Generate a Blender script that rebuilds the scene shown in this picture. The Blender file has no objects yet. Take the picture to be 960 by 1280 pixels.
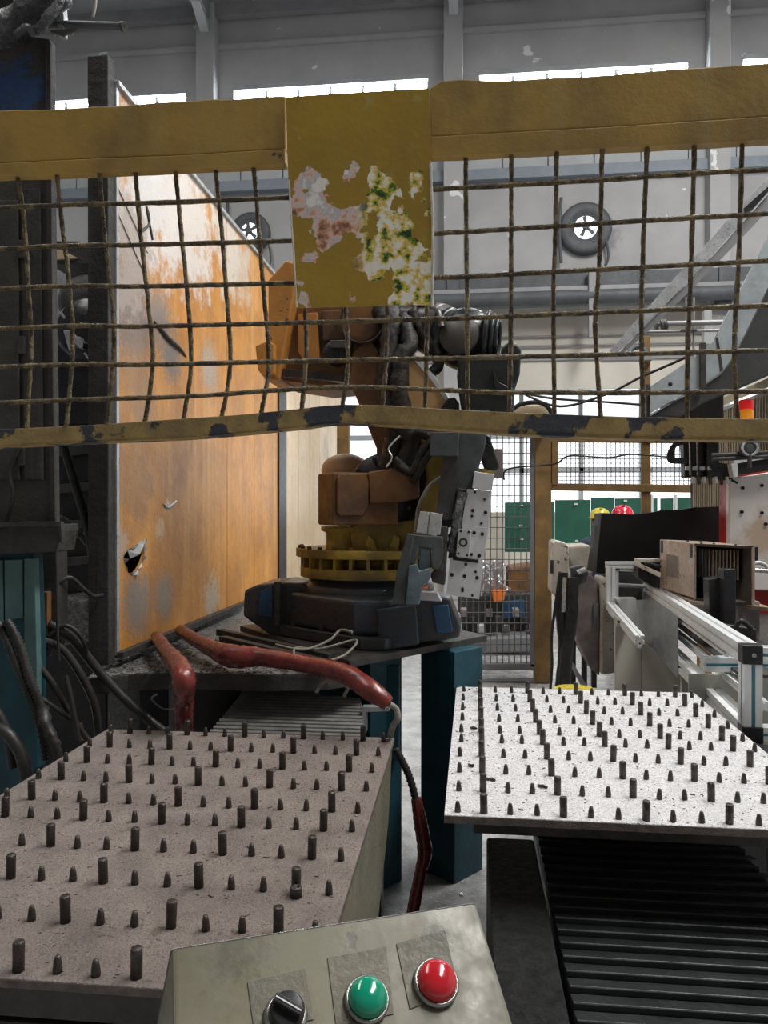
import bpy, bmesh, math, random
from mathutils import Vector, Matrix, geometry
random.seed(7)
SC = bpy.context.scene
COL = SC.collection

# ------------------------------------------------------------------ camera, world, light, exposure
FPX, YAW, PITCH, EYE = 965.0, 0.109, 0.003, 1.6
cam_d = bpy.data.cameras.new('camera')
cam_d.sensor_fit = 'VERTICAL'; cam_d.sensor_height = 36; cam_d.sensor_width = 27
cam_d.lens = FPX / 1280 * 36
cam_d.clip_start = .02; cam_d.clip_end = 200
cam = bpy.data.objects.new('camera', cam_d); COL.objects.link(cam)
cam.location = (0, 0, EYE); cam.rotation_euler = (math.pi / 2 - PITCH, 0, YAW)
SC.camera = cam

world = bpy.data.worlds.new('world'); SC.world = world; world.use_nodes = True
wb = world.node_tree.nodes['Background']
wb.inputs[0].default_value = (1.0, .98, .95, 1); wb.inputs[1].default_value = .15

SC.view_settings.view_transform = 'Standard'; SC.view_settings.look = 'None'
SC.view_settings.gamma = 1; SC.view_settings.use_curve_mapping = False
SC.view_settings.exposure = 0.1

def area(name, loc, size, energy, rot=(0, 0, 0), color=(1, .98, .95)):
    d = bpy.data.lights.new(name, 'AREA'); d.shape = 'RECTANGLE'
    d.size, d.size_y = size; d.energy = energy; d.color = color
    o = bpy.data.objects.new(name, d); COL.objects.link(o); o.location = loc; o.rotation_euler = rot
    return o
# daylight through the long roof lights of the hall (see rooflight things further down)
area('rooflight_daylight', (4.5, 3.9, 10.35), (1.6, 10), 1500)
area('rooflight_daylight', (-4.8, 4.6, 10.35), (1.6, 9), 380)
# added unseen spot high on the right, brightens the orange panel like sunlight
sd = bpy.data.lights.new('added_spot', 'SPOT'); sd.energy = 700; sd.spot_size = math.radians(24); sd.spot_blend = .5
sd.shadow_soft_size = .25; sd.color = (1, .95, .88)
so = bpy.data.objects.new('added_panel_spot', sd); COL.objects.link(so); so.location = (5.8, 6.6, 6.3)
so.rotation_euler = (Vector((-1.4, 4.5, 2.4)) - so.location).to_track_quat('-Z', 'Y').to_euler()

# ------------------------------------------------------------------ pixel -> place
_f = Vector((-math.sin(YAW) * math.cos(PITCH), math.cos(YAW) * math.cos(PITCH), -math.sin(PITCH)))
_r = Vector((math.cos(YAW), math.sin(YAW), 0)); _u = _r.cross(_f)
O = Vector((0, 0, EYE))
def ray(px, py): return _f + _r * ((px - 480) / FPX) + _u * ((640 - py) / FPX)
def P(px, py, Y): d = ray(px, py); return O + d * (Y / d.y)
def PZ(px, py, z): d = ray(px, py); return O + d * ((z - EYE) / d.z)
def PX(px, py, X): d = ray(px, py); return O + d * (X / d.x)
V = Vector

# ------------------------------------------------------------------ materials
MATS = {}
def pm(name, c1, c2=None, scale=6, rough=.5, metal=0, bump=.15, bscale=None, lo=.35, hi=.65, stretch=(1, 1, 1),
       chips=None, spots=None, spec=.5, rvar=.15, emit=None, trans=0, streak=None, coat=0, dist=0, coatr=.12):
    """procedural material: two-tone noise, optional paint chips (colour, threshold, scale), stains and painted light at places (point, radius, colour)"""
    m = bpy.data.materials.new(name); m.use_nodes = True; MATS[name] = m
    nt = m.node_tree; N = nt.nodes; L = nt.links; b = N['Principled BSDF']
    tc = N.new('ShaderNodeTexCoord'); mp = N.new('ShaderNodeMapping'); mp.inputs['Scale'].default_value = stretch
    L.new(tc.outputs['Object'], mp.inputs['Vector'])
    geo = N.new('ShaderNodeNewGeometry')
    def noise(sc, det=6, r=.6, vec=None):
        n = N.new('ShaderNodeTexNoise'); n.inputs['Scale'].default_value = sc; n.inputs['Detail'].default_value = det
        n.inputs['Roughness'].default_value = r; n.inputs['Distortion'].default_value = dist
        L.new(vec or mp.outputs[0], n.inputs['Vector']); return n
    def ramp(src, a, bb):
        r = N.new('ShaderNodeMapRange'); r.inputs['From Min'].default_value = a; r.inputs['From Max'].default_value = bb
        L.new(src, r.inputs['Value']); return r.outputs[0]
    def mix(fac, a, bb):
        x = N.new('ShaderNodeMix'); x.data_type = 'RGBA'
        if hasattr(fac, 'links'): L.new(fac, x.inputs['Factor'])
        else: x.inputs['Factor'].default_value = fac
        for s, q in ((x.inputs['A'], a), (x.inputs['B'], bb)):
            if hasattr(q, 'links'): L.new(q, s)
            else: s.default_value = (*q[:3], 1)
        return x.outputs['Result']
    def math_(op, a, bb):
        x = N.new('ShaderNodeMath'); x.operation = op; x.use_clamp = False
        for i, q in enumerate((a, bb)):
            if hasattr(q, 'links'): L.new(q, x.inputs[i])
            else: x.inputs[i].default_value = q
        return x.outputs[0]
    n1 = noise(scale); c2 = c2 or tuple(v * .7 for v in c1)
    col = mix(ramp(n1.outputs['Fac'], lo, hi), c1, c2)
    metal_s = None
    if streak:
        ms = N.new('ShaderNodeMapping'); ms.inputs['Scale'].default_value = (1, 1, .06); L.new(tc.outputs['Object'], ms.inputs['Vector'])
        ns = noise(streak[1], 5, .6, ms.outputs[0]); f = math_('MULTIPLY', ramp(ns.outputs['Fac'], .5, .72), streak[2] if len(streak) > 2 else .6)
        col = mix(f, col, streak[0])
    bn = noise(bscale or scale * 6, 8, .65)
    height = bn.outputs['Fac']
    if chips:
        nc = noise(chips[2], 8, .55); f = ramp(nc.outputs['Fac'], chips[1], chips[1] + .02)
        if len(chips) > 3: # keep chips below / above a place: (point, radius)
            vd = N.new('ShaderNodeVectorMath'); vd.operation = 'DISTANCE'; L.new(geo.outputs['Position'], vd.inputs[0]); vd.inputs[1].default_value = chips[3]
            f = math_('MULTIPLY', f, ramp(vd.outputs['Value'], chips[4], chips[4] * .85))
        col = mix(f, col, chips[0]); height = math_('SUBTRACT', height, math_('MULTIPLY', f, .5))
    for sp in spots or ():
        vd = N.new('ShaderNodeVectorMath'); vd.operation = 'DISTANCE'; L.new(geo.outputs['Position'], vd.inputs[0]); vd.inputs[1].default_value = sp[0]
        nn = noise(sp[3] if len(sp) > 3 else 9, 8, .7)
        dd = math_('ADD', vd.outputs['Value'], math_('MULTIPLY', math_('SUBTRACT', nn.outputs['Fac'], .5), sp[1] * 3))
        f = ramp(dd, sp[1], sp[1] * .45)
        x = N.new('ShaderNodeClamp'); L.new(f, x.inputs[0]); f = math_('MULTIPLY', x.outputs[0], sp[4] if len(sp) > 4 else .85)
        col = mix(f, col, sp[2]); height = math_('ADD', height, math_('MULTIPLY', f, math_('MULTIPLY', nn.outputs['Fac'], 1.2)))
    L.new(col, b.inputs['Base Color'])
    rr = N.new('ShaderNodeMapRange'); rr.inputs['To Min'].default_value = max(.03, rough - rvar); rr.inputs['To Max'].default_value = min(1, rough + rvar)
    rr.inputs['From Min'].default_value = .3; rr.inputs['From Max'].default_value = .7
    L.new(bn.outputs['Fac'], rr.inputs['Value']); L.new(rr.outputs[0], b.inputs['Roughness'])
    b.inputs['Metallic'].default_value = metal; b.inputs['Specular IOR Level'].default_value = spec
    if coat: b.inputs['Coat Weight'].default_value = coat; b.inputs['Coat Roughness'].default_value = coatr
    if trans: b.inputs['Transmission Weight'].default_value = trans
    if emit: L.new(col, b.inputs['Emission Color']); b.inputs['Emission Strength'].default_value = emit
    if bump:
        bp = N.new('ShaderNodeBump'); bp.inputs['Strength'].default_value = min(1, bump * 2); bp.inputs['Distance'].default_value = .01 * max(.3, bump * 4)
        L.new(height, bp.inputs['Height']); L.new(bp.outputs[0], b.inputs['Normal'])
    return m

M = {}
M['wall'] = pm('upper_wall_plaster', (.45, .45, .455), (.38, .38, .385), 1.2, .9, bump=.05, chips=((.78, .80, .80), .655, 2.2),
               spots=[(tuple(P(752, 292, 13.9)), .42, (.2, .21, .24), 3, .7)])
M['wall_low'] = pm('lower_wall_plaster', (.64, .61, .54), (.56, .53, .47), 1.5, .9, bump=.04)
M['wall_panel'] = pm('wall_panel_paint', (.46, .48, .49), (.41, .43, .44), 2, .8, bump=.03)
M['rail_blue'] = pm('blue_grey_beam', (.24, .28, .32), (.2, .23, .27), 3, .6)
M['beam_dark'] = pm('dark_grey_beam', (.10, .11, .12), (.07, .075, .08), 3, .6)
M['beam_mid'] = pm('mid_grey_pipe', (.3, .3, .31), (.24, .24, .25), 3, .5)
M['roof'] = pm('roof_sheet', (.28, .28, .29), (.22, .22, .23), 1, .8)
M['floor'] = pm('wet_concrete', (.50, .50, .50), (.24, .24, .24), 9, .20, bump=.12, bscale=70, rvar=.16, chips=((.6, .6, .58), .62, 60), spec=1.0)
M['glass_lit'] = pm('daylit_glass', (.93, .97, 1.0), (.9, .95, 1.0), 2, .3, bump=0, emit=26)
M['glass_mid'] = pm('daylit_middle_glass', (.93, .97, 1.0), (.86, .92, .97), 2, .3, bump=0, emit=1.15)
M['glass_low'] = pm('daylit_low_glass', (.80, .9, .96), (.95, .97, .98), .6, .3, bump=0, emit=.66)
M['frame_grey'] = pm('window_frame_grey', (.45, .47, .48), (.36, .38, .39), 4, .6)
M['frame_dark'] = pm('window_frame_dark', (.18, .19, .2), (.14, .14, .15), 4, .6)
M['yellow_old'] = pm('old_yellow_paint', (.46, .29, .065), (.24, .15, .05), 7, .55, bump=.17, bscale=60, lo=.42, hi=.72, streak=((.44, .36, .18), 26, .3), chips=((.07, .06, .05), .70, 24))
M['yellow_chip'] = pm('chipped_yellow_paint', (.54, .38, .13), (.34, .23, .09), 22, .5, bump=.4, bscale=90, chips=((.055, .06, .075), .535, 13))
M['yellow_left'] = pm('olive_yellow_paint', (.35, .31, .09), (.16, .15, .08), 14, .5, bump=.3, bscale=80)
M['wire'] = pm('rusty_yellow_wire', (.36, .27, .13), (.12, .09, .055), 70, .34, bump=.5, bscale=260, lo=.42, hi=.58, metal=.2, rvar=.2)
M['sign_paint'] = pm('mustard_sign_paint', (.38, .28, .04), (.27, .19, .05), 6, .5, bump=.2, bscale=40, streak=((.45, .36, .12), 20, .3))
M['far_yellow'] = pm('far_fence_yellow', (.27, .16, .05), (.14, .09, .04), 5, .6, chips=((.08, .07, .06), .66, 8))
M['far_wire'] = pm('far_mesh_grey', (.16, .16, .17), (.1, .1, .1), 5, .6, spec=.28)
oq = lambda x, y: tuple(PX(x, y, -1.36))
oc = [(oq(190, 235), .42, (.74, .72, .71), 12, .95), (oq(235, 280), .42, (.74, .70, .66), 9, .9), (oq(285, 300), .34, (.72, .68, .62), 9, .8), (oq(165, 300), .22, (.42, .38, .35), 16, .9), (oq(300, 330), .30, (.62, .56, .48), 9, .7), (oq(165, 395), .26, (.20, .17, .16), 60, .95), (oq(200, 400), .16, (.24, .21, .19), 70, .95),  # pale top spots: window glare put into the colour, along with abraded paint
      (oq(215, 445), .15, (.18, .17, .17), 70, .95), (oq(160, 350), .2, (.40, .34, .30), 16, .9), (oq(262, 460), .16, (.42, .37, .31), 60, .85), (oq(175, 490), .22, (.34, .20, .11), 10, .8), (oq(170, 600), .24, (.30, .15, .05), 6, .8),  # brown spot low on the left: shadow put into the colour
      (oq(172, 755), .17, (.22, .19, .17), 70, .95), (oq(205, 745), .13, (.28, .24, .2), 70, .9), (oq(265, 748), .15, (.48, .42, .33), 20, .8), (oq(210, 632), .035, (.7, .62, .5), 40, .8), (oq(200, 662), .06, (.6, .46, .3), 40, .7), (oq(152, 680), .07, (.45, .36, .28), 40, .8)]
M['orange_panel'] = pm('orange_panel_scorch_glare_shade', (.62, .27, .036), (.42, .175, .03), 4, .42, bump=.18, bscale=26, spots=oc, streak=((.70, .42, .17), 14, .5), spec=.6, rvar=.1, coat=.25, coatr=.36)
M['pale_panel'] = pm('pale_wood_panel', (.72, .58, .40), (.62, .47, .30), 3, .4, bump=.05, streak=((.5, .36, .2), 12, .5))
M['steel_dark'] = pm('dark_greasy_steel', (.045, .045, .045), (.085, .08, .075), 9, .45, metal=.35, bump=.25, bscale=50, spec=.28)
M['steel_post'] = pm('grimy_post_steel', (.06, .055, .05), (.03, .028, .026), 6, .5, metal=.2, bump=.3, bscale=40, streak=((.14, .13, .12), 20, .3), spec=.28)
M['column_dark'] = pm('oily_dark_column', (.035, .035, .035), (.07, .065, .055), 5, .42, bump=.3, bscale=30, spots=[(tuple(P(18, 112, 2.5)), .12, (.02, .07, .2), 12, .8)], streak=((.09, .075, .055), 12, .4), spec=.28)
M['black'] = pm('black_plastic', (.018, .018, .02), (.03, .03, .032), 12, .35, bump=.05, spec=.28)
M['rubber'] = pm('black_rubber_hose', (.02, .02, .02), (.04, .038, .036), 20, .38, bump=.1, spec=.28)
M['black_sheet'] = pm('black_cover_sheet', (.016, .017, .019), (.03, .03, .032), 3, .38, bump=.12, bscale=7, spec=.28)
M['bellows'] = pm('black_bellows_fabric', (.012, .014, .015), (.022, .025, .025), 8, .40, bump=.1, bscale=60)
M['bellows_grey'] = pm('dusty_bellows', (.24, .235, .22), (.15, .145, .14), 20, .5, bump=.05, bscale=80)
M['beam_black'] = pm('tarry_black_beam', (.022, .023, .024), (.045, .045, .045), 30, .38, bump=.9, bscale=45, spec=.28)
M['table_top'] = pm('swarf_covered_table', (.30, .29, .28), (.07, .065, .06), 40, .28, metal=.3, bump=.4, bscale=90)
M['plate_left'] = pm('oiled_steel_plate', (.30, .25, .225), (.18, .15, .135), 7, .32, metal=.15, bump=.35, bscale=190, lo=.38, hi=.72, chips=((.14, .11, .10), .635, 120))
M['plate_right'] = pm('bright_steel_plate', (.88, .87, .88), (.74, .73, .74), 30, .30, metal=.25, bump=.35, bscale=170, chips=((.05, .05, .05), .645, 95))
M['plate_edge'] = pm('plate_edge_rust', (.20, .16, .14), (.10, .085, .08), 40, .5, metal=.3, bump=.3)
M['pin'] = pm('dark_steel_pin', (.10, .085, .075), (.05, .045, .04), 60, .32, metal=.75, bump=.2, bscale=200)
M['teal'] = pm('teal_painted_steel', (.014, .078, .105), (.012, .045, .06), 5, .45, bump=.15, bscale=30, streak=((.02, .03, .035), 10, .6), spec=.28)
M['teal_grey'] = pm('greyed_teal_panel', (.09, .17, .17), (.06, .11, .11), 7, .5, bump=.1, spec=.28)
M['blue'] = pm('blue_machine_paint', (.02, .08, .17), (.015, .06, .12), 8, .4, bump=.1)
M['robot_base'] = pm('oily_blue_casting', (.05, .052, .054), (.025, .045, .07), 5, .36, bump=.25, bscale=24, lo=.5, hi=.7, coat=.2, spec=.28)
M['robot_yellow'] = pm('grimy_robot_yellow', (.48, .33, .05), (.17, .12, .04), 6, .5, bump=.25, bscale=30, lo=.35, hi=.62)
M['robot_brown'] = pm('rust_brown_cover', (.22, .10, .028), (.09, .045, .022), 7, .5, bump=.2, bscale=26)
M['robot_orange'] = pm('robot_orange_cover', (.55, .25, .05), (.36, .15, .035), 5, .42, bump=.2, bscale=20, chips=((.10, .06, .04), .64, 14))
M['pale_orange'] = pm('dusty_orange_cover', (.62, .38, .18), (.5, .28, .11), 6, .45, bump=.1)
M['robot_dark'] = pm('greasy_dark_casting', (.05, .035, .03), (.025, .022, .022), 8, .32, bump=.3, bscale=30, coat=.2, spec=.28)
M['hose_dark'] = pm('crumpled_dark_hose', (.030, .022, .017), (.014, .012, .011), 18, .45, bump=.35, bscale=30, rvar=.15, spec=.28)
M['robot_disc'] = pm('dark_navy_casting', (.018, .02, .035), (.05, .03, .03), 6, .4, bump=.1, spec=.28)
M['brown_grey'] = pm('brown_grey_cap', (.10, .088, .075), (.075, .066, .058), 5, .5, bump=.05)
M['wrist_black'] = pm('black_wrist_casting', (.014, .018, .02), (.03, .03, .03), 8, .3, bump=.2, bscale=24, coat=.2, spec=.28)
M['grey_tool'] = pm('grey_tool_steel', (.11, .12, .125), (.07, .075, .08), 12, .45, metal=.35, bump=.15, spec=.28)
M['blue_tool'] = pm('blue_grey_tool', (.16, .22, .25), (.09, .12, .14), 16, .45, metal=.3, bump=.15)
M['white_plate'] = pm('drilled_white_plate', (.60, .60, .62), (.50, .50, .52), 9, .5, metal=.1, bump=.1)
M['silver'] = pm('bare_aluminium', (.72, .73, .74), (.55, .56, .57), 8, .3, metal=.75, bump=0, rvar=.08)
M['hole'] = pm('hole_black', (.006, .006, .006), (.01, .01, .01), 9, .8, bump=0)
M['red_wrap'] = pm('red_hose_wrap', (.21, .028, .02), (.10, .018, .015), 16, .26, bump=.22, bscale=26, rvar=.15, coat=.3, chips=((.07, .03, .03), .68, 20))
M['grey_cable'] = pm('grey_cable', (.34, .32, .27), (.18, .17, .15), 30, .5, bump=.1)
M['alu'] = pm('aluminium_profile', (.74, .76, .76), (.64, .66, .66), 3, .42, metal=.15, bump=0)
M['alu_strip'] = pm('turquoise_slot_strip', (.05, .32, .40), (.04, .26, .34), 8, .4)
M['grey_sheet'] = pm('brushed_grey_sheet', (.25, .27, .28), (.36, .38, .39), 7, .38, metal=.5, bump=.05, stretch=(1, 1, 3))
M['beige_panel'] = pm('beige_cabinet_panel', (.50, .49, .43), (.42, .41, .36), 2.5, .5, bump=.04)
M['white_dirty'] = pm('dirty_white_panel', (.56, .52, .46), (.38, .34, .29), 5, .5, bump=.15, chips=((.10, .07, .05), .63, 24))
M['grey_dirty'] = pm('worn_grey_panel', (.30, .26, .25), (.17, .15, .15), 8, .5, bump=.15)
M['box_sheet'] = pm('stained_sheet_steel', (.60, .52, .45), (.38, .27, .19), 6, .35, metal=.35, bump=.02)
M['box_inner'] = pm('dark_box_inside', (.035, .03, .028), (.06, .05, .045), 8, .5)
M['fin'] = pm('cooling_fin', (.42, .40, .38), (.3, .29, .28), 12, .35, metal=.5, bump=.05)
M['red_machine'] = pm('red_machine_paint', (.50, .03, .025), (.34, .02, .02), 4, .4, bump=.05)
M['white_machine'] = pm('white_machine_door', (.80, .77, .75), (.70, .66, .63), 2, .4, metal=.1, bump=.04, spots=[(tuple(P(958, 668, 5.3)), .2, (.45, .28, .14), 4, .7)])
M['chute'] = pm('galvanised_chute', (.52, .58, .60), (.36, .40, .42), 6, .4, metal=.35, bump=.12, bscale=30)
M['chute_dark'] = pm('chute_underside', (.035, .037, .038), (.05, .05, .05), 4, .6)
M['channel'] = pm('galvanised_channel', (.60, .62, .63), (.42, .44, .45), 14, .35, metal=.5, bump=.1)
M['cream'] = pm('cream_painted_beam', (.62, .54, .38), (.5, .42, .28), 4, .5, bump=.05)
M['slat'] = pm('tan_slat', (.42, .37, .27), (.3, .26, .19), 8, .5, bump=.05)
M['green'] = pm('dark_green_partition', (.018, .115, .075), (.015, .085, .06), 3, .5, bump=.04)
M['box_green'] = pm('console_paint', (.185, .17, .112), (.13, .12, .08), 5, .36, bump=.04, bscale=40, chips=((.10, .095, .07), .66, 30),
     spots=[(tuple(P(300, 1205, .60)), .035, (.10, .10, .07), 60, .7), (tuple(P(545, 1180, .64)), .03, (.12, .12, .08), 60, .5), (tuple(P(450, 1200, .62)), .03, (.14, .13, .09), 60, .5)])
M['label_plate'] = pm('worn_label_plate', (.145, .135, .09), (.095, .088, .06), 30, .45, bump=.1)
M['green_lens'] = pm('green_button_lens', (.0, .30, .17), (.0, .24, .14), 8, .12, bump=.02, coat=.6)
M['red_lens'] = pm('red_button_lens', (.58, .012, .02), (.46, .01, .02), 8, .14, bump=.02, coat=.6)
M['chrome'] = pm('button_bezel', (.45, .45, .44), (.3, .3, .29), 20, .28, metal=.9, bump=.03)
M['beacon_red'] = pm('beacon_red_lens', (.85, .03, .02), (.7, .02, .02), 6, .2, bump=0, emit=.35)
M['beacon_amber'] = pm('beacon_amber_lens', (.95, .33, .02), (.8, .25, .02), 6, .2, bump=0, emit=.35)
M['hat_red'] = pm('red_hard_hat', (.62, .02, .05), (.5, .015, .04), 4, .25, bump=0, coat=.4)
M['hat_yellow'] = pm('yellow_hard_hat', (.62, .52, .05), (.5, .42, .05), 4, .3, bump=0, coat=.4)
M['skin'] = pm('skin', (.42, .25, .17), (.36, .2, .14), 20, .5, bump=.05)
M['work_blue'] = pm('blue_grey_overall', (.06, .09, .13), (.04, .06, .09), 12, .8, bump=.2)
M['work_grey'] = pm('dark_grey_overall', (.06, .06, .065), (.04, .04, .045), 12, .8, bump=.2)
M['hair'] = pm('dark_hair', (.02, .015, .012), (.03, .02, .015), 40, .5, bump=.3)
M['concrete'] = pm('grey_concrete', (.3, .3, .3), (.22, .22, .22), 5, .8, bump=.3)
M['beige_cloth'] = pm('pale_dome_cover', (.52, .40, .27), (.42, .31, .2), 6, .5, bump=.05)
M['foil'] = pm('crinkled_grey_foil', (.20, .21, .22), (.06, .06, .065), 12, .25, metal=.6, bump=.8, bscale=26)
M['orange_thing'] = pm('orange_plastic', (.85, .22, .03), (.7, .16, .02), 8, .4, bump=.05)
M['print'] = None

# ------------------------------------------------------------------ mesh helpers
ORG = {}
def axes_of(rz=0, rx=0, ry=0):
    return Matrix.Rotation(rz, 3, 'Z') @ Matrix.Rotation(rx, 3, 'X') @ Matrix.Rotation(ry, 3, 'Y')
class MB:
    def __init__(s): s.v = []; s.f = []; s.sm = []
    def add(s, vs, fs, smooth=False):
        n = len(s.v); s.v += [V(p) for p in vs]
        for f in fs: s.f.append([n + i for i in f]); s.sm.append(smooth)
        return s
    def box(s, c, d, R=None):
        c = V(c); R = R or Matrix.Identity(3); q = []
        for z in (-.5, .5):
            for x, y in ((-.5, -.5), (.5, -.5), (.5, .5), (-.5, .5)): q.append(c + R @ V((x * d[0], y * d[1], z * d[2])))
        return s.add(q, [(3, 2, 1, 0), (4, 5, 6, 7), (0, 1, 5, 4), (1, 2, 6, 5), (2, 3, 7, 6), (3, 0, 4, 7)])
    def bb(s, a, b):
        return s.box([(a[i] + b[i]) / 2 for i in range(3)], [abs(b[i] - a[i]) for i in range(3)])
    def bar(s, a, b, w, h, up=(0, 0, 1)):
        a = V(a); b = V(b); y = (b - a); L = y.length; y.normalize(); up = V(up)
        x = y.cross(up)
        if x.length < 1e-4: x = V((1, 0, 0))
        x.normalize(); z = x.cross(y)
        return s.box((a + b) / 2, (w, L, h), Matrix((x, y, z)).transposed())
    def prism(s, poly, ext, holes=()):
        """poly: world points in a plane, extruded by ext; holes are cut through"""
        ext = V(ext); loops = [[V(p) for p in poly]] + [[V(p) for p in h] for h in holes]
        flat = [p for l in loops for p in l]; n = len(flat)
        if holes: tris = geometry.tessellate_polygon(loops)
        else: tris = [list(range(n))]
        s.v_base = len(s.v); fs = [list(t) for t in tris] + [[i + n for i in reversed(list(t))] for t in tris]
        k = 0
        for l in loops:
            m = len(l)
            for i in range(m): j = (i + 1) % m; fs.append([k + j, k + i, k + i + n, k + j + n])
            k += m
        return s.add(flat + [p + ext for p in flat], fs)
    def cyl(s, a, b, r1, r2=None, n=16, caps=True):
        a = V(a); b = V(b); r2 = r1 if r2 is None else r2; d = (b - a).normalized()
        x = d.orthogonal().normalized(); y = d.cross(x); q = []
        for c, r in ((a, r1), (b, r2)):
            for i in range(n): t = 2 * math.pi * i / n; q.append(c + (x * math.cos(t) + y * math.sin(t)) * r)
        s.add(q, [(i, (i + 1) % n, n + (i + 1) % n, n + i) for i in range(n)], True)
        if caps: s.add(q[:n], [list(range(n))[::-1]]); s.add(q[n:], [list(range(n))])
        return s
    def lathe(s, base, axis, prof, n=20):
        """prof: list of (radius, distance along axis)"""
        base = V(base); d = V(axis).normalized(); x = d.orthogonal().normalized(); y = d.cross(x); q = []
        for r, h in prof:
            for i in range(n): t = 2 * math.pi * i / n; q.append(base + d * h + (x * math.cos(t) + y * math.sin(t)) * max(r, 1e-5))
        fs = [(k * n + i, k * n + (i + 1) % n, (k + 1) * n + (i + 1) % n, (k + 1) * n + i) for k in range(len(prof) - 1) for i in range(n)]
        fs.append(list(range(n))[::-1]); fs.append([(len(prof) - 1) * n + i for i in range(n)])
        return s.add(q, fs, True)
    def tube(s, pts, r, n=8, sub=5, rib=0, jit=0, caps=True):
        pts = [V(p) for p in pts]; C = []
        R = r if isinstance(r, (list, tuple)) else [r] * len(pts)
        for i in range(len(pts) - 1):
            p0 = pts[max(i - 1, 0)]; p1 = pts[i]; p2 = pts[i + 1]; p3 = pts[min(i + 2, len(pts) - 1)]
            for k in range(sub):
                t = k / sub
                c = .5 * ((2 * p1) + (p2 - p0) * t + (2 * p0 - 5 * p1 + 4 * p2 - p3) * t * t + (3 * p1 - p0 - 3 * p2 + p3) * t ** 3)
                C.append((c, R[i] * (1 - t) + R[i + 1] * t))
        C.append((pts[-1], R[-1])); q = []; m = len(C); x = None
        for i, (c, rr) in enumerate(C):
            d = (C[min(i + 1, m - 1)][0] - C[max(i - 1, 0)][0]).normalized()
            x = d.orthogonal().normalized() if x is None else (x - d * x.dot(d)).normalized()
            y = d.cross(x); q_r = rr * (1 + (rib if i % 2 else -rib))
            for k in range(n):
                t = 2 * math.pi * k / n; jj = 1 + random.uniform(-jit, jit)
                q.append(c + (x * math.cos(t) + y * math.sin(t)) * q_r * jj)
        fs = [(k * n + i, k * n + (i + 1) % n, (k + 1) * n + (i + 1) % n, (k + 1) * n + i) for k in range(m - 1) for i in range(n)]
        s.add(q, fs, True)
        if caps: s.add(q[:n], [list(range(n))[::-1]]); s.add(q[-n:], [list(range(n))])
        return s
    def ring(s, c, axis, R, r, n=24, m=8):
        c = V(c); d = V(axis).normalized(); x = d.orthogonal().normalized(); y = d.cross(x); q = []
        for i in range(n):
            t = 2 * math.pi * i / n; e = x * math.cos(t) + y * math.sin(t)
            for k in range(m): a = 2 * math.pi * k / m; q.append(c + e * (R + r * math.cos(a)) + d * r * math.sin(a))
        return s.add(q, [(i * m + k, i * m + (k + 1) % m, ((i + 1) % n) * m + (k + 1) % m, ((i + 1) % n) * m + k) for i in range(n) for k in range(m)], True)
    def ell(s, c, r, n=16, m=10):
        c = V(c); q = []
        for j in range(1, m):
            ph = math.pi * j / m
            for i in range(n): t = 2 * math.pi * i / n; q.append(c + V((r[0] * math.sin(ph) * math.cos(t), r[1] * math.sin(ph) * math.sin(t), r[2] * math.cos(ph))))
        q += [c + V((0, 0, r[2])), c - V((0, 0, r[2]))]; fs = []
        for j in range(m - 2):
            for i in range(n): fs.append((j * n + i, (j + 1) * n + i, (j + 1) * n + (i + 1) % n, j * n + (i + 1) % n))
        a = (m - 1) * n
        for i in range(n): fs.append((a, i, (i + 1) % n)); fs.append((a + 1, (m - 2) * n + (i + 1) % n, (m - 2) * n + i))
        return s.add(q, fs, True)
    def build(s, name, mat, parent=None, bevel=0, seg=2, **k):
        if parent is None:
            xs = [p.x for p in s.v]; ys = [p.y for p in s.v]; zs = [p.z for p in s.v]
            org = V(((min(xs) + max(xs)) / 2, (min(ys) + max(ys)) / 2, min(zs)))
        else: org = ORG[parent.name]
        me = bpy.data.meshes.new(name); me.from_pydata([tuple(p - org) for p in s.v], [], s.f)
        me.polygons.foreach_set('use_smooth', s.sm); me.materials.append(mat)
        bm = bmesh.new(); bm.from_mesh(me); bmesh.ops.recalc_face_normals(bm, faces=bm.faces); bm.to_mesh(me); bm.free()
        o = bpy.data.objects.new(name, me); COL.objects.link(o); ORG[o.name] = org
        if parent is None: o.location = org
        else: o.parent = parent
        if bevel:
            b = o.modifiers.new('bevel', 'BEVEL'); b.width = bevel; b.segments = seg; b.limit_method = 'ANGLE'; b.angle_limit = .7
        for a, w in k.items(): o[a] = w
        return o
def thing(name, loc, label, category, group=None):
    o = bpy.data.objects.new(name, None); COL.objects.link(o); o.location = loc; o.empty_display_size = .05
    ORG[o.name] = V(loc); o['label'] = label; o['category'] = category
    if group: o['group'] = group
    return o
def sthing(name, loc):
    o = bpy.data.objects.new(name, None); COL.objects.link(o); o.location = loc; o.empty_display_size = .05
    ORG[o.name] = V(loc); o['kind'] = 'structure'; return o
def tg(o, label, category, group=None):
    o['label'] = label; o['category'] = category
    if group: o['group'] = group
    return o
def px_poly(pts, Y): return [P(x, y, Y) for x, y in pts]

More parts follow.
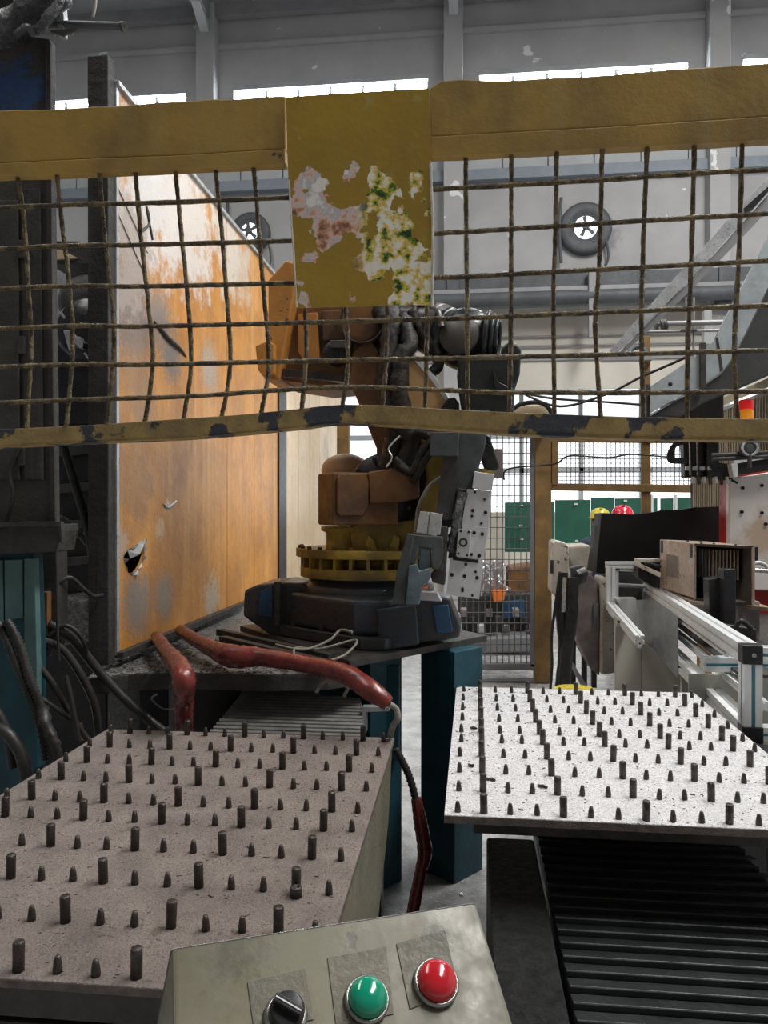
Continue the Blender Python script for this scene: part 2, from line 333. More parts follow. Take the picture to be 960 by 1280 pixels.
# ------------------------------------------------------------------ the setting
WY = 14.0
MB().bb((-13, -5, -.2), (10.5, WY + .5, 0)).build('floor', M['floor'], kind='structure')
zt = P(300, 12, WY).z
zlow = P(600, 388, WY).z; zwin_t = P(640, 487, WY).z; zwin_b = P(640, 640, WY).z
zs_t = P(700, 86, WY).z; zs_b = P(700, 112, WY).z
wall = sthing('wall_back', (0, WY, 0))
X0, X1 = -13, 10.5
MB().bb((X0, WY, zs_t), (X1, WY + .4, zt)).build('upper_wall', M['wall'], wall)
MB().bb((X0, WY, P(600, 229, WY).z), (X1, WY + .4, zs_b)).build('wall_band', M['wall_panel'], wall)
MB().bb((X0, WY, zlow), (X1, WY + .4, P(600, 229, WY).z)).build('middle_wall', M['wall'], wall)
MB().bb((X0, WY, zwin_t), (X1, WY + .4, zlow)).build('lower_wall', M['wall_low'], wall)
MB().bb((X0, WY, 0), (X1, WY + .4, zwin_b)).build('sill_wall', M['wall_low'], wall)
cols = [P(x, 60, WY).x for x in (260, 567, 892)]
bay = (cols[2] - cols[0]) / 2
colx = [cols[1] + bay * k for k in range(-3, 3)]
for x in colx:
    MB().bb((x - .17, WY - .28, 0), (x + .17, WY, zt)).build('pilaster', M['wall'], wall, bevel=.01)
for zz in (P(500, 46, WY).z, P(500, 165, WY).z):
    MB().bb((X0, WY - .06, zz - .05), (X1, WY, zz + .05)).build('ledge', M['wall'], wall)
# precast panels with upright joints under the window strip
za = P(600, 216, WY).z; zb = P(600, 150, WY).z; w = .8
for k in range(int((X1 - X0) / w)):
    x = X0 + k * w
    MB().bb((x + .012, WY - .05, za), (x + w - .012, WY, zb)).build('panel', M['wall_panel'], wall)
MB().bb((X0, WY - .16, P(600, 229, WY).z), (X1, WY, za)).build('rail', M['rail_blue'], wall)
MB().bb((X0, WY - .06, zlow), (X1, WY, zlow + .07)).build('sill', M['wall_panel'], wall)
# high strip of windows
for i, x in enumerate(colx[:-1]):
    t = sthing('window_%d' % (i + 1), (x + bay / 2, WY, zs_b))
    a, b = x + .46, x + bay - .46
    MB().bb((a, WY - .02, zs_t - .04), (b, WY + .3, zs_t + .05)).build('window_head', M['frame_grey'], t)
    n = 6; pw = (b - a) / n
    for k in range(n):
        MB().bb((a + k * pw + .03, WY + .12, zs_b), (a + (k + 1) * pw - .03, WY + .14, zs_t - .04)).build('pane', M['glass_lit'], t)
        MB().bb((a + (k + 1) * pw - .03, WY + .08, zs_b), (a + (k + 1) * pw + .03, WY + .18, zs_t - .04)).build('mullion', M['frame_grey'], t)
    MB().bb((x - .05, WY, zs_b), (a, WY + .4, zs_t)).build('window_jamb', M['wall'], t)
    MB().bb((b, WY, zs_b), (x + bay + .05, WY + .4, zs_t)).build('window_jamb', M['wall'], t)
# low tall windows
zm1 = P(640, 545, WY).z; zm2 = P(640, 588, WY).z
for i, x in enumerate(colx[:-1]):
    t = sthing('window_%d' % (i + 6), (x + bay / 2, WY, zwin_b))
    a, b = x + .17, x + bay - .17; n = 4; pw = (b - a) / n
    for k in range(n):
        for (q0, q1) in ((zwin_b, zm2 - .04), (zm2 + .04, zm1 - .04), (zm1 + .04, zwin_t)):
            MB().bb((a + k * pw + .04, WY + .14, q0), (a + (k + 1) * pw - .04, WY + .16, q1)).build('pane', M['glass_mid'] if q0 < zm1 else M['glass_low'], t)
        MB().bb((a + (k + 1) * pw - .04, WY + .06, zwin_b), (a + (k + 1) * pw + .04, WY + .2, zm1)).build('mullion', M['frame_grey'], t)
    for zz in (zm2, zm1): MB().bb((a, WY + .06, zz - .045), (b, WY + .2, zz + .045)).build('transom', M['frame_grey'], t)
# crane runway beam, pipe and wall lines
t = sthing('trim_1', (0, WY - .6, P(700, 370, WY - .5).z))
y = WY - .5
def zz_(py, Y=None): return P(700, py, Y or y).z
MB().bb((X0, y, zz_(362)), (X1, y + .3, zz_(341))).build('beam_web', M['beam_dark'], t)
MB().bb((X0, y - .15, zz_(366)), (X1, y + .3, zz_(361))).build('beam_flange', M['beam_mid'], t)
MB().cyl((X0, y - .1, zz_(374)), (X1, y - .1, zz_(374)), .12, n=12).build('pipe', M['beam_dark'], t)
for x in colx: MB().bb((x - .1, y - .05, zz_(386)), (x + .1, y + .5, zz_(341))).build('corbel', M['beam_dark'], t)
t = sthing('trim_2', (0, WY - .1, zz_(425)))
for py in (421, 433): MB().cyl((X0, WY - .05, P(690, py, WY).z), (X1, WY - .05, P(690, py, WY).z), .018, n=6).build('wall_conduit', M['beam_mid'], t)
MB().bb((X0, WY - .04, P(690, 451, WY).z), (X1, WY, P(690, 448, WY).z)).build('wall_strip', M['beam_mid'], t)
x = P(733, 400, WY).x
MB().bb((x - .06, WY - .7, P(733, 432, WY).z), (x + .06, WY - .58, P(733, 352, WY).z)).build('drop_bracket', M['beam_mid'], t)
# roof with truss
roof = sthing('ceiling', (0, 5, zt))
MB().bb((X0, -5, zt), (X1, WY + .5, zt + .12)).build('roof_deck', M['roof'], roof)
for k in range(7): MB().bb((X0, -3.6 + k * 2.9, zt - .22), (X1, -3.45 + k * 2.9, zt)).build('purlin', M['beam_mid'], roof)
for x in colx:
    MB().bb((x - .1, -5, zt - .3), (x + .1, WY, zt)).build('truss_beam', M['beam_mid'], roof)
    MB().bar((x, WY - .05, zt - 1.1 + .5), (x, WY - 1.0, zt - .1), .16, .12).build('truss_brace', M['wall_panel'], roof)
for x0, y0_, nn in ((4.5, 3.9, 10), (-4.8, 4.6, 9)):
    MB().bb((x0 - .9, y0_ - nn / 2, zt - .05), (x0 + .9, y0_ + nn / 2, zt - .01)).build('rooflight', M['glass_low'], roof)
MB().bb((X0 - .3, -5, 0), (X0, WY + .5, zt)).build('wall_left', M['wall'], kind='structure')
MB().bb((X1, -5, 0), (X1 + .3, WY + .5, zt)).build('wall_right', M['wall'], kind='structure')

# exhaust fans in the back wall
def fan(px, py, label, fs=1.0):
    c = P(px, py, WY - .02); t = thing('exhaust_fan', (c.x, WY - .02, c.z - .5), label, 'fan')
    MB().lathe((c.x, WY, c.z), (0, -1, 0), [(.46 * fs, 0), (.46 * fs, .10), (.40 * fs, .14), (.22 * fs, .12), (.2 * fs, 0)], 28).build('housing', M['beam_dark'], t)
    MB().cyl((c.x, WY - .10, c.z), (c.x, WY - .13, c.z), .20 * fs, n=20).build('lit_opening', M['glass_mid'], t)
    for k in range(5):
        a = k * 2 * math.pi / 5 + .4; e = V((math.cos(a), 0, math.sin(a))); n = V((-e.z, 0, e.x))
        MB().prism([V((c.x, WY - .17, c.z)) + e * .05 - n * .02, V((c.x, WY - .17, c.z)) + e * .19 - n * .02, V((c.x, WY - .17, c.z)) + e * .17 + n * .05, V((c.x, WY - .17, c.z)) + e * .05 + n * .02], (0, -.01, 0)).build('blade', M['beam_dark'], t)
    MB().cyl((c.x, WY - .15, c.z), (c.x, WY - .24, c.z), .06, n=12).build('hub', M['beam_dark'], t)
    MB().tube([(c.x - .42, WY - .1, c.z - .6), (c.x - .45, WY - .12, c.z), (c.x - .42, WY - .1, c.z + .55)], .03, 6).build('bracket', M['beam_dark'], t)
    MB().tube([(c.x + .35, WY - .12, c.z - .2), (c.x + .38, WY - .1, c.z - .6), (c.x + .1, WY - .06, c.z - .8), (c.x - .8, WY - .05, c.z - .85)], .02, 6).build('cable', M['beam_dark'], t)
fan(731, 287, 'round dark exhaust fan with a bright centre in the back wall')
fan(314, 292, 'round dark exhaust fan half hidden behind the top of the orange panel', .8)

# ------------------------------------------------------------------ near guard fence (hangs above the plates)
FY = 1.1
t = thing('guard_fence', (0, FY, 1.7), 'dirty yellow wire mesh guard panel with a bent bottom rail across the view', 'fence')
def rs(l):
    l = ext(l); a, b = l[0][0], l[-1][0]; xs = sorted(set([a, b] + [x for x in range(-600, 1720, 24) if a < x < b])); out = []
    for x in xs:
        for (x0, y0), (x1, y1) in zip(l[:-1], l[1:]):
            if x0 <= x <= x1: out.append((x, y0 + (y1 - y0) * (x - x0) / (x1 - x0))); break
    return out
XL, XR = -640, 1720   # image columns where the fence ends, at its two posts
def ext(l):
    l = list(l)
    if l[0][0] < -100: (a, b), (c, d) = l[0], l[1]; l[0] = (XL, b + (d - b) / (c - a) * (XL - a))
    if l[-1][0] > 1000: (a, b), (c, d) = l[-2], l[-1]; a, b = (a, b) if c - a > 50 else l[-5]; l[-1] = (XR, d + (d - b) / (c - a) * (XR - c))
    return l
def strip(name, top, bot, mat, dy0, dy1, bevel=.002):
    top, bot = rs(top), rs(bot)
    m = MB(); n = len(top); q = []
    for (a, b) in zip(top, bot):
        pa, pb = P(a[0], a[1], FY), P(b[0], b[1], FY)
        q += [V((pa.x, FY + dy0, pa.z)), V((pb.x, FY + dy0, pb.z)), V((pb.x, FY + dy1, pb.z)), V((pa.x, FY + dy1, pa.z))]
    fs = []
    for i in range(n - 1):
        k = i * 4
        for j in range(4): fs.append((k + j, k + (j + 1) % 4, k + 4 + (j + 1) % 4, k + 4 + j))
    fs += [(0, 3, 2, 1), (4 * n - 4, 4 * n - 3, 4 * n - 2, 4 * n - 1)]
    return m.add(q, fs).build(name, mat, t, bevel=bevel)
def wob(pts, amp=1.0, step=18):
    out = []
    for (a, b) in zip(pts[:-1], pts[1:]):
        n = max(1, int(abs(b[0] - a[0]) / step))
        for k in range(n): f = k / n; out.append((a[0] + (b[0] - a[0]) * f, a[1] + (b[1] - a[1]) * f + random.uniform(-amp, amp)))
    return out + [pts[-1]]
strip('top_rail', wob([(-180, 157), (0, 141), (120, 136), (230, 129), (358, 122)]), wob([(-180, 218), (0, 206), (120, 200), (230, 196), (358, 188)], 0), M['yellow_old'], -.006, .03)
strip('rail_lip', wob([(-180, 219), (0, 207), (120, 201), (230, 197), (358, 189)], 0), wob([(-180, 235), (0, 223), (120, 219), (230, 214), (358, 208)], .5), M['yellow_old'], -.009, .012)
strip('top_rail', wob([(538, 112), (552, 103), (590, 101), (612, 104), (760, 96), (850, 88), (960, 81), (1140, 71)]), wob([(538, 173), (552, 172), (590, 171), (612, 169), (760, 161), (850, 156), (960, 148), (1140, 139)], 0), M['yellow_old'], -.006, .03)
strip('rail_lip', wob([(538, 174), (760, 162), (960, 149), (1140, 140)], 0), wob([(538, 199), (760, 188), (960, 178), (1140, 170)], .5), M['yellow_old'], -.009, .012)
strip('bottom_rail', [(-180, 551), (0, 537), (110, 532), (225, 524), (300, 519), (380, 511), (420, 506), (480, 507), (560, 512), (640, 516), (800, 522), (960, 524), (1140, 526)],
      [(-180, 570), (0, 556), (110, 551), (225, 546), (300, 540), (380, 532), (420, 526), (480, 528), (560, 533), (640, 539), (800, 545), (960, 547), (1140, 549)], M['yellow_chip'], -.005, .004, .0015)
strip('rail_flange', [(-180, 568), (0, 554), (110, 549), (225, 544), (300, 538), (380, 530), (420, 524), (480, 526), (560, 531), (640, 537), (800, 543), (960, 545), (1140, 547)],
      [(-180, 572), (0, 558), (110, 553), (225, 548), (300, 542), (380, 534), (420, 528), (480, 531), (560, 537), (640, 543), (800, 549), (960, 551), (1140, 553)], M['yellow_chip'], -.002, .034, 0)
VW = [[(-128, 230), (-122, 290), (-114, 430), (-120, 550)], [(-75, 230), (-69, 290), (-61, 430), (-67, 550)], [(-22, 228), (-14, 290), (-8, 370), (-4, 430), (-10, 545)], [(22, 220), (30, 275), (36, 369), (39, 425), (34, 536)], [(71, 216), (77, 275), (86, 350), (91, 432), (83, 534)], [(124, 214), (131, 294), (141, 387), (142, 444), (134, 530)],
      [(169, 212), (176, 294), (186, 387), (191, 455), (181, 528)], [(219, 210), (225, 275), (234, 369), (239, 455), (229, 526)], [(269, 208), (276, 275), (283, 369), (288, 455), (277, 521)],
      [(317, 206), (324, 294), (330, 369), (336, 455), (326, 518)], [(372, 204), (377, 300), (381, 384), (383, 442), (377, 512)], [(428, 200), (430, 300), (432, 384), (435, 457), (428, 508)], [(483, 198), (484, 300), (484, 382), (483, 442), (478, 510)],
      [(535, 196), (535, 300), (534, 380), (533, 450), (531, 512)], [(582, 192), (583, 292), (584, 405), (585, 516)], [(639, 190), (639, 300), (639, 367), (637, 518)], [(696, 186), (694, 300), (692, 367), (693, 520)],
      [(753, 182), (750, 300), (748, 349), (744, 405), (751, 522)], [(809, 180), (804, 311), (802, 405), (804, 523)], [(868, 178), (864, 330), (860, 442), (859, 524)], [(928, 175), (923, 330), (918, 435), (922, 525)], [(988, 172), (984, 330), (980, 435), (984, 526)], [(1048, 170), (1044, 330), (1040, 435), (1046, 527)], [(1108, 168), (1104, 330), (1100, 435), (1106, 528)]]
HW = [[(-180, 270), (0, 260), (180, 254), (360, 247), (540, 237), (750, 225), (960, 212), (1140, 204)], [(-180, 321), (0, 311), (180, 306), (360, 301), (540, 292), (660, 285), (960, 267), (1140, 258)],
      [(-180, 371), (0, 361), (180, 358), (360, 354), (540, 347), (600, 345), (960, 326), (1140, 318)], [(-180, 421), (0, 411), (180, 408), (360, 404), (540, 399), (600, 397), (960, 382), (1140, 375)],
      [(-180, 469), (0, 459), (180, 456), (360, 452), (500, 449), (600, 447), (960, 438), (1140, 432)], [(-180, 514), (0, 504), (225, 496), (360, 487), (450, 484), (560, 488), (660, 491), (960, 489), (1140, 485)]]
for px_, tp in ((-655, 195), (1735, 24)):
    c = P(px_, tp, FY + .02); MB().bb((c.x - .022, FY - .005, 0), (c.x + .022, FY + .04, c.z)).build('post', M['yellow_old'], t, bevel=.003)
    MB().bb((c.x - .07, FY - .05, 0), (c.x + .07, FY + .09, .01)).build('foot_plate', M['yellow_old'], t, bevel=.002)
for x in range(-190, -640, -62): k = (x + 75) / 960; VW.append([(x, 231 - 38 * k), (x + 6, 300), (x + 14, 430), (x + 8, 552 - 60 * k * 0 - 0 * x + (-x) * .06)])
for x in range(1168, 1720, 60): VW.append([(x, 168 - (x - 1108) * .04), (x - 4, 330), (x - 7, 435), (x - 2, 530)])
HW = [ext(l) for l in HW]
for i, ptl in enumerate(VW):
    m = MB(); m.tube([P(x, y, FY + (.0035 if k % 2 else -.0005) + .004 * math.sin(k * 1.7 + i)) for k, (x, y) in enumerate(ptl)], .0034, 7, 14, jit=.18)
    m.build('upright_wire', M['wire'], t)
for ptl in HW:
    m = MB(); m.tube([P(x, y, FY - .005) for x, y in ptl], .0036, 7, 20, jit=.15); m.build('cross_wire', M['wire'], t)
# painted-over sheet sign wired to the fence, its print showing where the paint has peeled
def sign_mat():
    m = bpy.data.materials.new('peeled_sign_face'); m.use_nodes = True; nt = m.node_tree; N = nt.nodes; L = nt.links; b = N['Principled BSDF']
    g = N.new('ShaderNodeNewGeometry'); tc = N.new('ShaderNodeTexCoord')
    def noise(s, d=6, vec=None, r=.6):
        n = N.new('ShaderNodeTexNoise'); n.inputs['Scale'].default_value = s; n.inputs['Detail'].default_value = d; n.inputs['Roughness'].default_value = r
        L.new(tc.outputs['Object'], n.inputs['Vector']); return n
    def mr(s, a, bb, c=0, d=1):
        r = N.new('ShaderNodeMapRange'); r.inputs[1].default_value = a; r.inputs[2].default_value = bb; r.inputs[3].default_value = c; r.inputs[4].default_value = d; L.new(s, r.inputs[0]); return r.outputs[0]
    def mth(op, a, bb):
        x = N.new('ShaderNodeMath'); x.operation = op
        for i, q in enumerate((a, bb)):
            if hasattr(q, 'links'): L.new(q, x.inputs[i])
            else: x.inputs[i].default_value = q
        return x.outputs[0]
    def mix(f, a, bb):
        x = N.new('ShaderNodeMix'); x.data_type = 'RGBA'; L.new(f, x.inputs['Factor'])
        for s, q in ((x.inputs['A'], a), (x.inputs['B'], bb)):
            if hasattr(q, 'links'): L.new(q, s)
            else: s.default_value = (*q, 1)
        return x.outputs['Result']
    pn = noise(17, 9, r=.55)
    sm = None
    for (px, py, r) in ((395, 258, .040), (412, 285, .034), (385, 235, .022), (445, 280, .022), (500, 300, .040), (470, 320, .040), (515, 315, .040), (512, 345, .034), (478, 232, .024), (437, 225, .012), (527, 225, .016), (470, 255, .02), (455, 305, .02),
                        (500, 378, .016), (440, 378, .014), (382, 376, .016), (376, 358, .013), (530, 376, .013), (386, 325, .008), (535, 330, .016), (535, 270, .012)):
        p = P(px, py, FY); d = N.new('ShaderNodeVectorMath'); d.operation = 'DISTANCE'; L.new(g.outputs['Position'], d.inputs[0]); d.inputs[1].default_value = (p.x, FY - .012, p.z)
        v = mth('SUBTRACT', r * .8, d.outputs['Value']); v = mr(v, -.02, .02, -1, 1)
        sm = v if sm is None else mth('MAXIMUM', sm, v)
    f = mth('ADD', sm, mth('MULTIPLY', mth('SUBTRACT', pn.outputs['Fac'], .5), 6.0))
    peel = mr(f, .02, .08)
    # the print below: pale paper left, pinks and greys, greens and browns to the right
    a = noise(24, 6); r1 = N.new('ShaderNodeValToRGB'); L.new(a.outputs['Fac'], r1.inputs[0])
    cr = r1.color_ramp; cr.elements[0].position = .36; cr.elements[0].color = (.07, .05, .05, 1); cr.elements[1].position = .60; cr.elements[1].color = (.98, .94, .88, 1)
    for pos, c in ((.42, (.42, .20, .12, 1)), (.46, (.80, .42, .26, 1)), (.50, (.86, .66, .60, 1)), (.55, (.60, .58, .60, 1))): e = cr.elements.new(pos); e.color = c
    bN = noise(46, 5); r2 = N.new('ShaderNodeValToRGB'); L.new(bN.outputs['Fac'], r2.inputs[0])
    cr = r2.color_ramp; cr.elements[0].position = .37; cr.elements[0].color = (.02, .05, .015, 1); cr.elements[1].position = .57; cr.elements[1].color = (1, .98, .86, 1)
    for pos, c in ((.42, (.10, .20, .03, 1)), (.465, (.72, .62, .08, 1)), (.50, (.86, .56, .2, 1)), (.53, (.95, .85, .5, 1))): e = cr.elements.new(pos); e.color = c
    sx = N.new('ShaderNodeSeparateXYZ'); L.new(g.outputs['Position'], sx.inputs[0]); xm = P(452, 300, FY).x
    pr = mix(mr(sx.outputs[0], xm - .01, xm + .01), r1.outputs[0], r2.outputs[0])
    pt = mix(mr(noise(5).outputs['Fac'], .35, .65), (.47, .305, .035), (.35, .22, .035))
    pt = mix(mr(noise(30).outputs['Fac'], .6, .75), pt, (.44, .36, .12))
    col = mix(peel, pt, pr); L.new(col, b.inputs['Base Color']); b.inputs['Roughness'].default_value = .45
    bp = N.new('ShaderNodeBump'); bp.inputs['Strength'].default_value = .5; bp.inputs['Distance'].default_value = .003
    L.new(mth('SUBTRACT', noise(60).outputs['Fac'], peel), bp.inputs['Height']); L.new(bp.outputs[0], b.inputs['Normal'])
    return m
outl = [(357, 121), (400, 118), (450, 115), (500, 112), (537, 110), (538, 160), (539, 240), (541, 300), (540, 381), (500, 381), (450, 383), (400, 384), (371, 385), (368, 340), (362, 260), (359, 190)]
sg = MB().prism([P(x, y, FY - .012) for x, y in outl], (0, .003, 0)).build('painted_sign', sign_mat(), bevel=.0006)
tg(sg, 'mustard painted sheet sign with peeling picture, fixed on the middle of the mesh', 'sign')
# pale paper edge that shows down both sides of the sheet
MB().tube([P(538, 205, FY - .012), P(541, 290, FY - .012), P(540, 383, FY - .012)], .0022, 6, 12, jit=.3).build('torn_edge', M['label_edge'] if 'label_edge' in M else pm('torn_paper_edge', (.8, .78, .72), (.6, .55, .45), 60, .8), sg)
MB().tube([P(361, 225, FY - .012), P(366, 300, FY - .012), P(371, 384, FY - .012)], .0014, 6, 12, jit=.35).build('torn_edge', MATS['torn_paper_edge'], sg)
# ------------------------------------------------------------------ pin fixture plates
CP, RP, GP = .0657, .1485, .111
def cam2w(x, y): return V((x * math.cos(YAW) - y * math.sin(YAW), x * math.sin(YAW) + y * math.cos(YAW), 0))
def pin_meshes():
    a = MB().lathe((0, 0, 0), (0, 0, 1), [(.0095, 0), (.0095, .046), (.0082, .0485), (.0035, .0488)], 14).build('tall_pin', M['pin'])
    b = MB().lathe((0, 0, 0), (0, 0, 1), [(.0075, 0), (.0078, .006), (.0066, .016), (.0045, .026), (.003, .0275)], 10).build('short_pin', M['pin'])
    return a, b
PA, PB = pin_meshes()
PIN_A, PIN_B = PA.data, PB.data
for o in (PA, PB): bpy.data.objects.remove(o)
def plate(name, o0, ang, z, mat, label, back, front, thick):
    o0 = cam2w(*o0) * .75; o0.z = z
    ux = V((math.cos(ang), math.sin(ang), 0)); uy = V((-math.sin(ang), math.cos(ang), 0))
    def at(c, w, h=0): return o0 + ux * (c * CP) + uy * w + V((0, 0, h))
    L = 8 * RP + GP
    t = thing(name, at(7, -L / 2, -thick), label, 'fixture plate', 'pin fixture plates')
    cs = [at(-.5, back), at(14.5, back), at(14.5, -L - front), at(-.5, -L - front)]
    MB().prism([c - V((0, 0, thick)) for c in cs], (0, 0, thick)).build('plate', mat, t, bevel=.0015)
    MB().prism([c - V((0, 0, thick + .001)) + (c - at(7, -L / 2)).normalized() * .0008 for c in cs], (0, 0, thick - .002)).build('plate_edge', M['plate_edge'], t)
    for r in range(10):
        w = -(r * RP - (RP - GP if r >= 5 else 0))
        for c in range(15):
            tall = c % 3 == 1
            o = bpy.data.objects.new('tall_pin' if tall else 'short_pin', PIN_A if tall else PIN_B); COL.objects.link(o)
            o.location = at(c + random.uniform(-.02, .02), w + random.uniform(-.002, .002)) - ORG[t.name]; o.parent = t
            o.rotation_euler = (random.uniform(-.03, .03), random.uniform(-.03, .03), random.uniform(0, 6))
    # swarf and grit lying on the plate: far too many to count
    m = MB()
    for k in range(420):
        p = at(random.uniform(-.4, 14.4), random.uniform(-L - front * .5, back), .0008); s = random.uniform(.0012, .0035) * (2 if k % 17 == 0 else 1); a = random.uniform(0, 6)
        m.box(p, (s * 2, s * .7, s * .7), axes_of(a))
    m.build('swarf', M['plate_edge'] if mat is M['plate_right'] else M['plate_left'], t, kind='stuff')
    return t, at, L
tl, atL, LL = plate('pin_fixture_plate', (-1.2236, 3.4589), .0055, EYE - .75, M['plate_left'], 'brownish steel plate with rows of pins, left of the control box', .04, .022, .014)
tr, atR, LR = plate('pin_fixture_plate', (.4463, 4.3134), -.006, EYE - .7617, M['plate_right'], 'bright worn steel plate with rows of pins above the black bellows', .085, .022, .02)
zL, zR = EYE - .75, EYE - .7617
# loose pieces on the plates
c = PZ(370, 1121, zL)
nut = MB().lathe((c.x, c.y, zL + .0005), (0, 0, 1), [(.012, 0), (.012, .018), (.0105, .02), (.0065, .02), (.0065, .004)], 16).build('loose_sleeve', M['pin'])
tg(nut, 'short dark loose sleeve standing in front of a tall pin on the left plate', 'sleeve')
k = 0
for px, py, lb in ((590, 911, 'dark chip of swarf beside the far part of the second pin column, right plate'), (589, 958, 'dark flake of swarf half way down the left edge of the right plate'), (613, 976, 'small dark stud lying right of the leftmost tall pins, right plate'), (679, 985, 'dark crumbs of metal near the front middle of the right plate')):
    c = PZ(px, py, zR); m = MB()
    for q in range(4): m.box((c.x + random.uniform(-.012, .012), c.y + random.uniform(-.006, .006), zR + .004), (.014, .006, .005), axes_of(random.uniform(0, 3)))
    tg(m.build('metal_chip', M['pin']), lb, 'metal chip')

# ---- supports below the left plate: slide carriage
t = thing('slide_carriage', tuple(atL(7, -.7, -.6)), 'dark machine carriage with a pale side sheet under the left plate', 'machine base')
b0 = .022
MB().prism([atL(-.4, .0, -.07), atL(14.3, .0, -.07), atL(14.3, -LL - .01, -.07), atL(-.4, -LL - .01, -.07)], (0, 0, .055)).build('sub_plate', M['steel_dark'], t, bevel=.003)
for k in range(3):
    MB().prism([atL(-.6, .0, -.12 - k * .07), atL(13.2, 0, -.12 - k * .07), atL(13.2, -LL + .0 - .004 * k, -.12 - k * .07), atL(-.6, -LL - .004 * k, -.12 - k * .07)], (0, 0, .035)).build('base_slab', M['steel_dark'], t, bevel=.004)
MB().prism([atL(14.32, .03, -.016), atL(14.32, -LL - .02, -.016), atL(14.32, -LL - .02, -.5), atL(14.32, -LL + .45, -.62), atL(14.32, -.10, -.22)], V((.006, 0, 0))).build('side_sheet', M['box_green'], t, bevel=.001)
MB().bb(tuple(atL(13.2, -.05, -.85)), tuple(atL(14.1, -.12, -.07))).build('leg', M['black'], t)
MB().bb(tuple(atL(13.2, -LL + .2, -.85)), tuple(atL(14.1, -LL + .12, -.07))).build('leg', M['black'], t)
MB().bb(tuple(atL(0, -.1, -.85)), tuple(atL(13, -LL + .1, -.25))).build('base_block', M['steel_dark'], t, bevel=.01)

# ---- grey bellows beyond the left plate
t = thing('bellows_cover', tuple(P(360, 900, 3.0)), 'dusty grey ribbed bellows mat behind the left plate', 'bellows', 'slide bellows')
zb_ = .80
ya, yb = PZ(360, 925, zb_).y, PZ(360, 864, zb_).y; n = 15
for k in range(n):
    y0 = ya + (yb - ya) * k / n; y1 = ya + (yb - ya) * (k + 1) / n; ym = (y0 + y1) / 2
    py = 925 - 61 * (k + .5) / n; f = (y0 - ya) / (yb - ya)
    xl = PZ(256 + 50 * f, py, zb_).x; xr = PZ(456 - 6 * f, py, zb_).x
    MB().prism([V((xl, y0 + .003, zb_ - .04)), V((xl, y0 + .005, zb_ + .006)), V((xl, y0 + .011, zb_ + .012)), V((xl, y1 - .012, zb_ - .012)), V((xl, y1 - .010, zb_ - .04)), V((xl, y1 - .010, zb_ - .2)), V((xl, y0 + .003, zb_ - .2))], (xr - xl, 0, 0)).build('fold', M['bellows_grey'], t)

# ---- black telescopic bellows below the right plate
zb_ = .585
t = thing('bellows_cover', (.9, 1.9, 0), 'glossy black ribbed bellows below the bright right plate', 'bellows', 'slide bellows')
yy = 1.34; k = 0
while yy < 2.75:
    w = .056
    MB().prism([V((.215, yy, zb_ - .05)), V((.215, yy, zb_ - .003)), V((.215, yy + .003, zb_)), V((.215, yy + w - .003, zb_ - .014)), V((.215, yy + w - .003, zb_ - .05))], (.62 - (.012 if k % 2 else 0), 0, 0)).build('fold', M['bellows'], t, bevel=.0012)
    yy += w; k += 1
MB().bb((.225, 1.34, .1), (.82, 2.74, zb_ - .04)).build('core', M['black'], t)
t = thing('slide_carriage', (.75, 2.5, .6), 'black carriage slab right under the bright pin plate', 'machine base')
MB().prism([atR(.6, 0, -.095), atR(14.2, 0, -.095), atR(14.2, -LR + .10, -.095), atR(.6, -LR + .10, -.095)], (0, 0, .072)).build('sub_plate', M['steel_dark'], t, bevel=.003)
MB().bb((.25, 2.76, .10), (1.15, 2.95, zR - .095)).build('base_block', M['black'], t, bevel=.004)
bb_ = MB().prism([V((.055, 1.3, 0)), V((.198, 1.3, 0)), V((.198, 1.3, .60)), V((.055, 1.3, .60))], (0, 1.08, 0)).build('machine_rail', M['beam_black'], bevel=.01, seg=3)
tg(bb_, 'black tarry machine rail running away, left of the black bellows', 'rail')
t = MB().bb((.90, 2.42, 0), (.94, 2.46, zR - .10)).build('plate_stand', M['beige_panel'], bevel=.002)
tg(t, 'thin pale stand under the right end of the bright plate', 'stand')

# ------------------------------------------------------------------ control box in the foreground
TL = P(219, 1187, .58); TR = P(592, 1108, .675); TR.z = TL.z
ub = (TR - TL).normalized(); nb = V((ub.y, -ub.x, 0)); wl = (TR - TL).length
dn = (nb * .0896 + V((0, 0, -.066))).normalized(); fn = ub.cross(dn); fn = fn if fn.dot(V((0, -1, .5))) > 0 else -fn
t = thing('control_box', tuple((TL + TR) / 2 - V((0, 0, .3))), 'sloping olive grey metal control box with push buttons in the foreground', 'control box')
FL = .17
side = [TL, TL + dn * FL, TL + dn * FL + V((0, 0, -.12)), TL + nb * .0 + V((0, 0, -.22))]
vb = [TL, TR, TR + dn * FL, TL + dn * FL, TL + dn * FL + V((0, 0, -.1)), TR + dn * FL + V((0, 0, -.1)), TR + V((0, 0, -.22)), TL + V((0, 0, -.22)) - ub * .045, TL - ub * .004 - nb * .002, TR + ub * .004 - nb * .002]
MB().add(vb, [(0, 1, 2, 3), (3, 2, 5, 4), (4, 5, 6, 7), (7, 6, 9, 8), (8, 9, 1, 0), (0, 3, 4, 7, 8), (1, 9, 6, 5, 2)]).build('housing', M['box_green'], t, bevel=.0018, seg=3)
MB().prism([TL - ub * .001 + fn * .0006 - dn * .0006, TR + ub * .001 + fn * .0006 - dn * .0006, TR + ub * .001 - V((0, 0, .003)) + nb * -.0012, TL - ub * .001 - V((0, 0, .003)) + nb * -.0012], -nb * .0004).build('edge_highlight', M['silver'], t)  # silver strip standing in for the highlight along the top edge
def on_face(px, py):
    d = ray(px, py); s = (TL - O).dot(fn) / d.dot(fn); return O + d * s
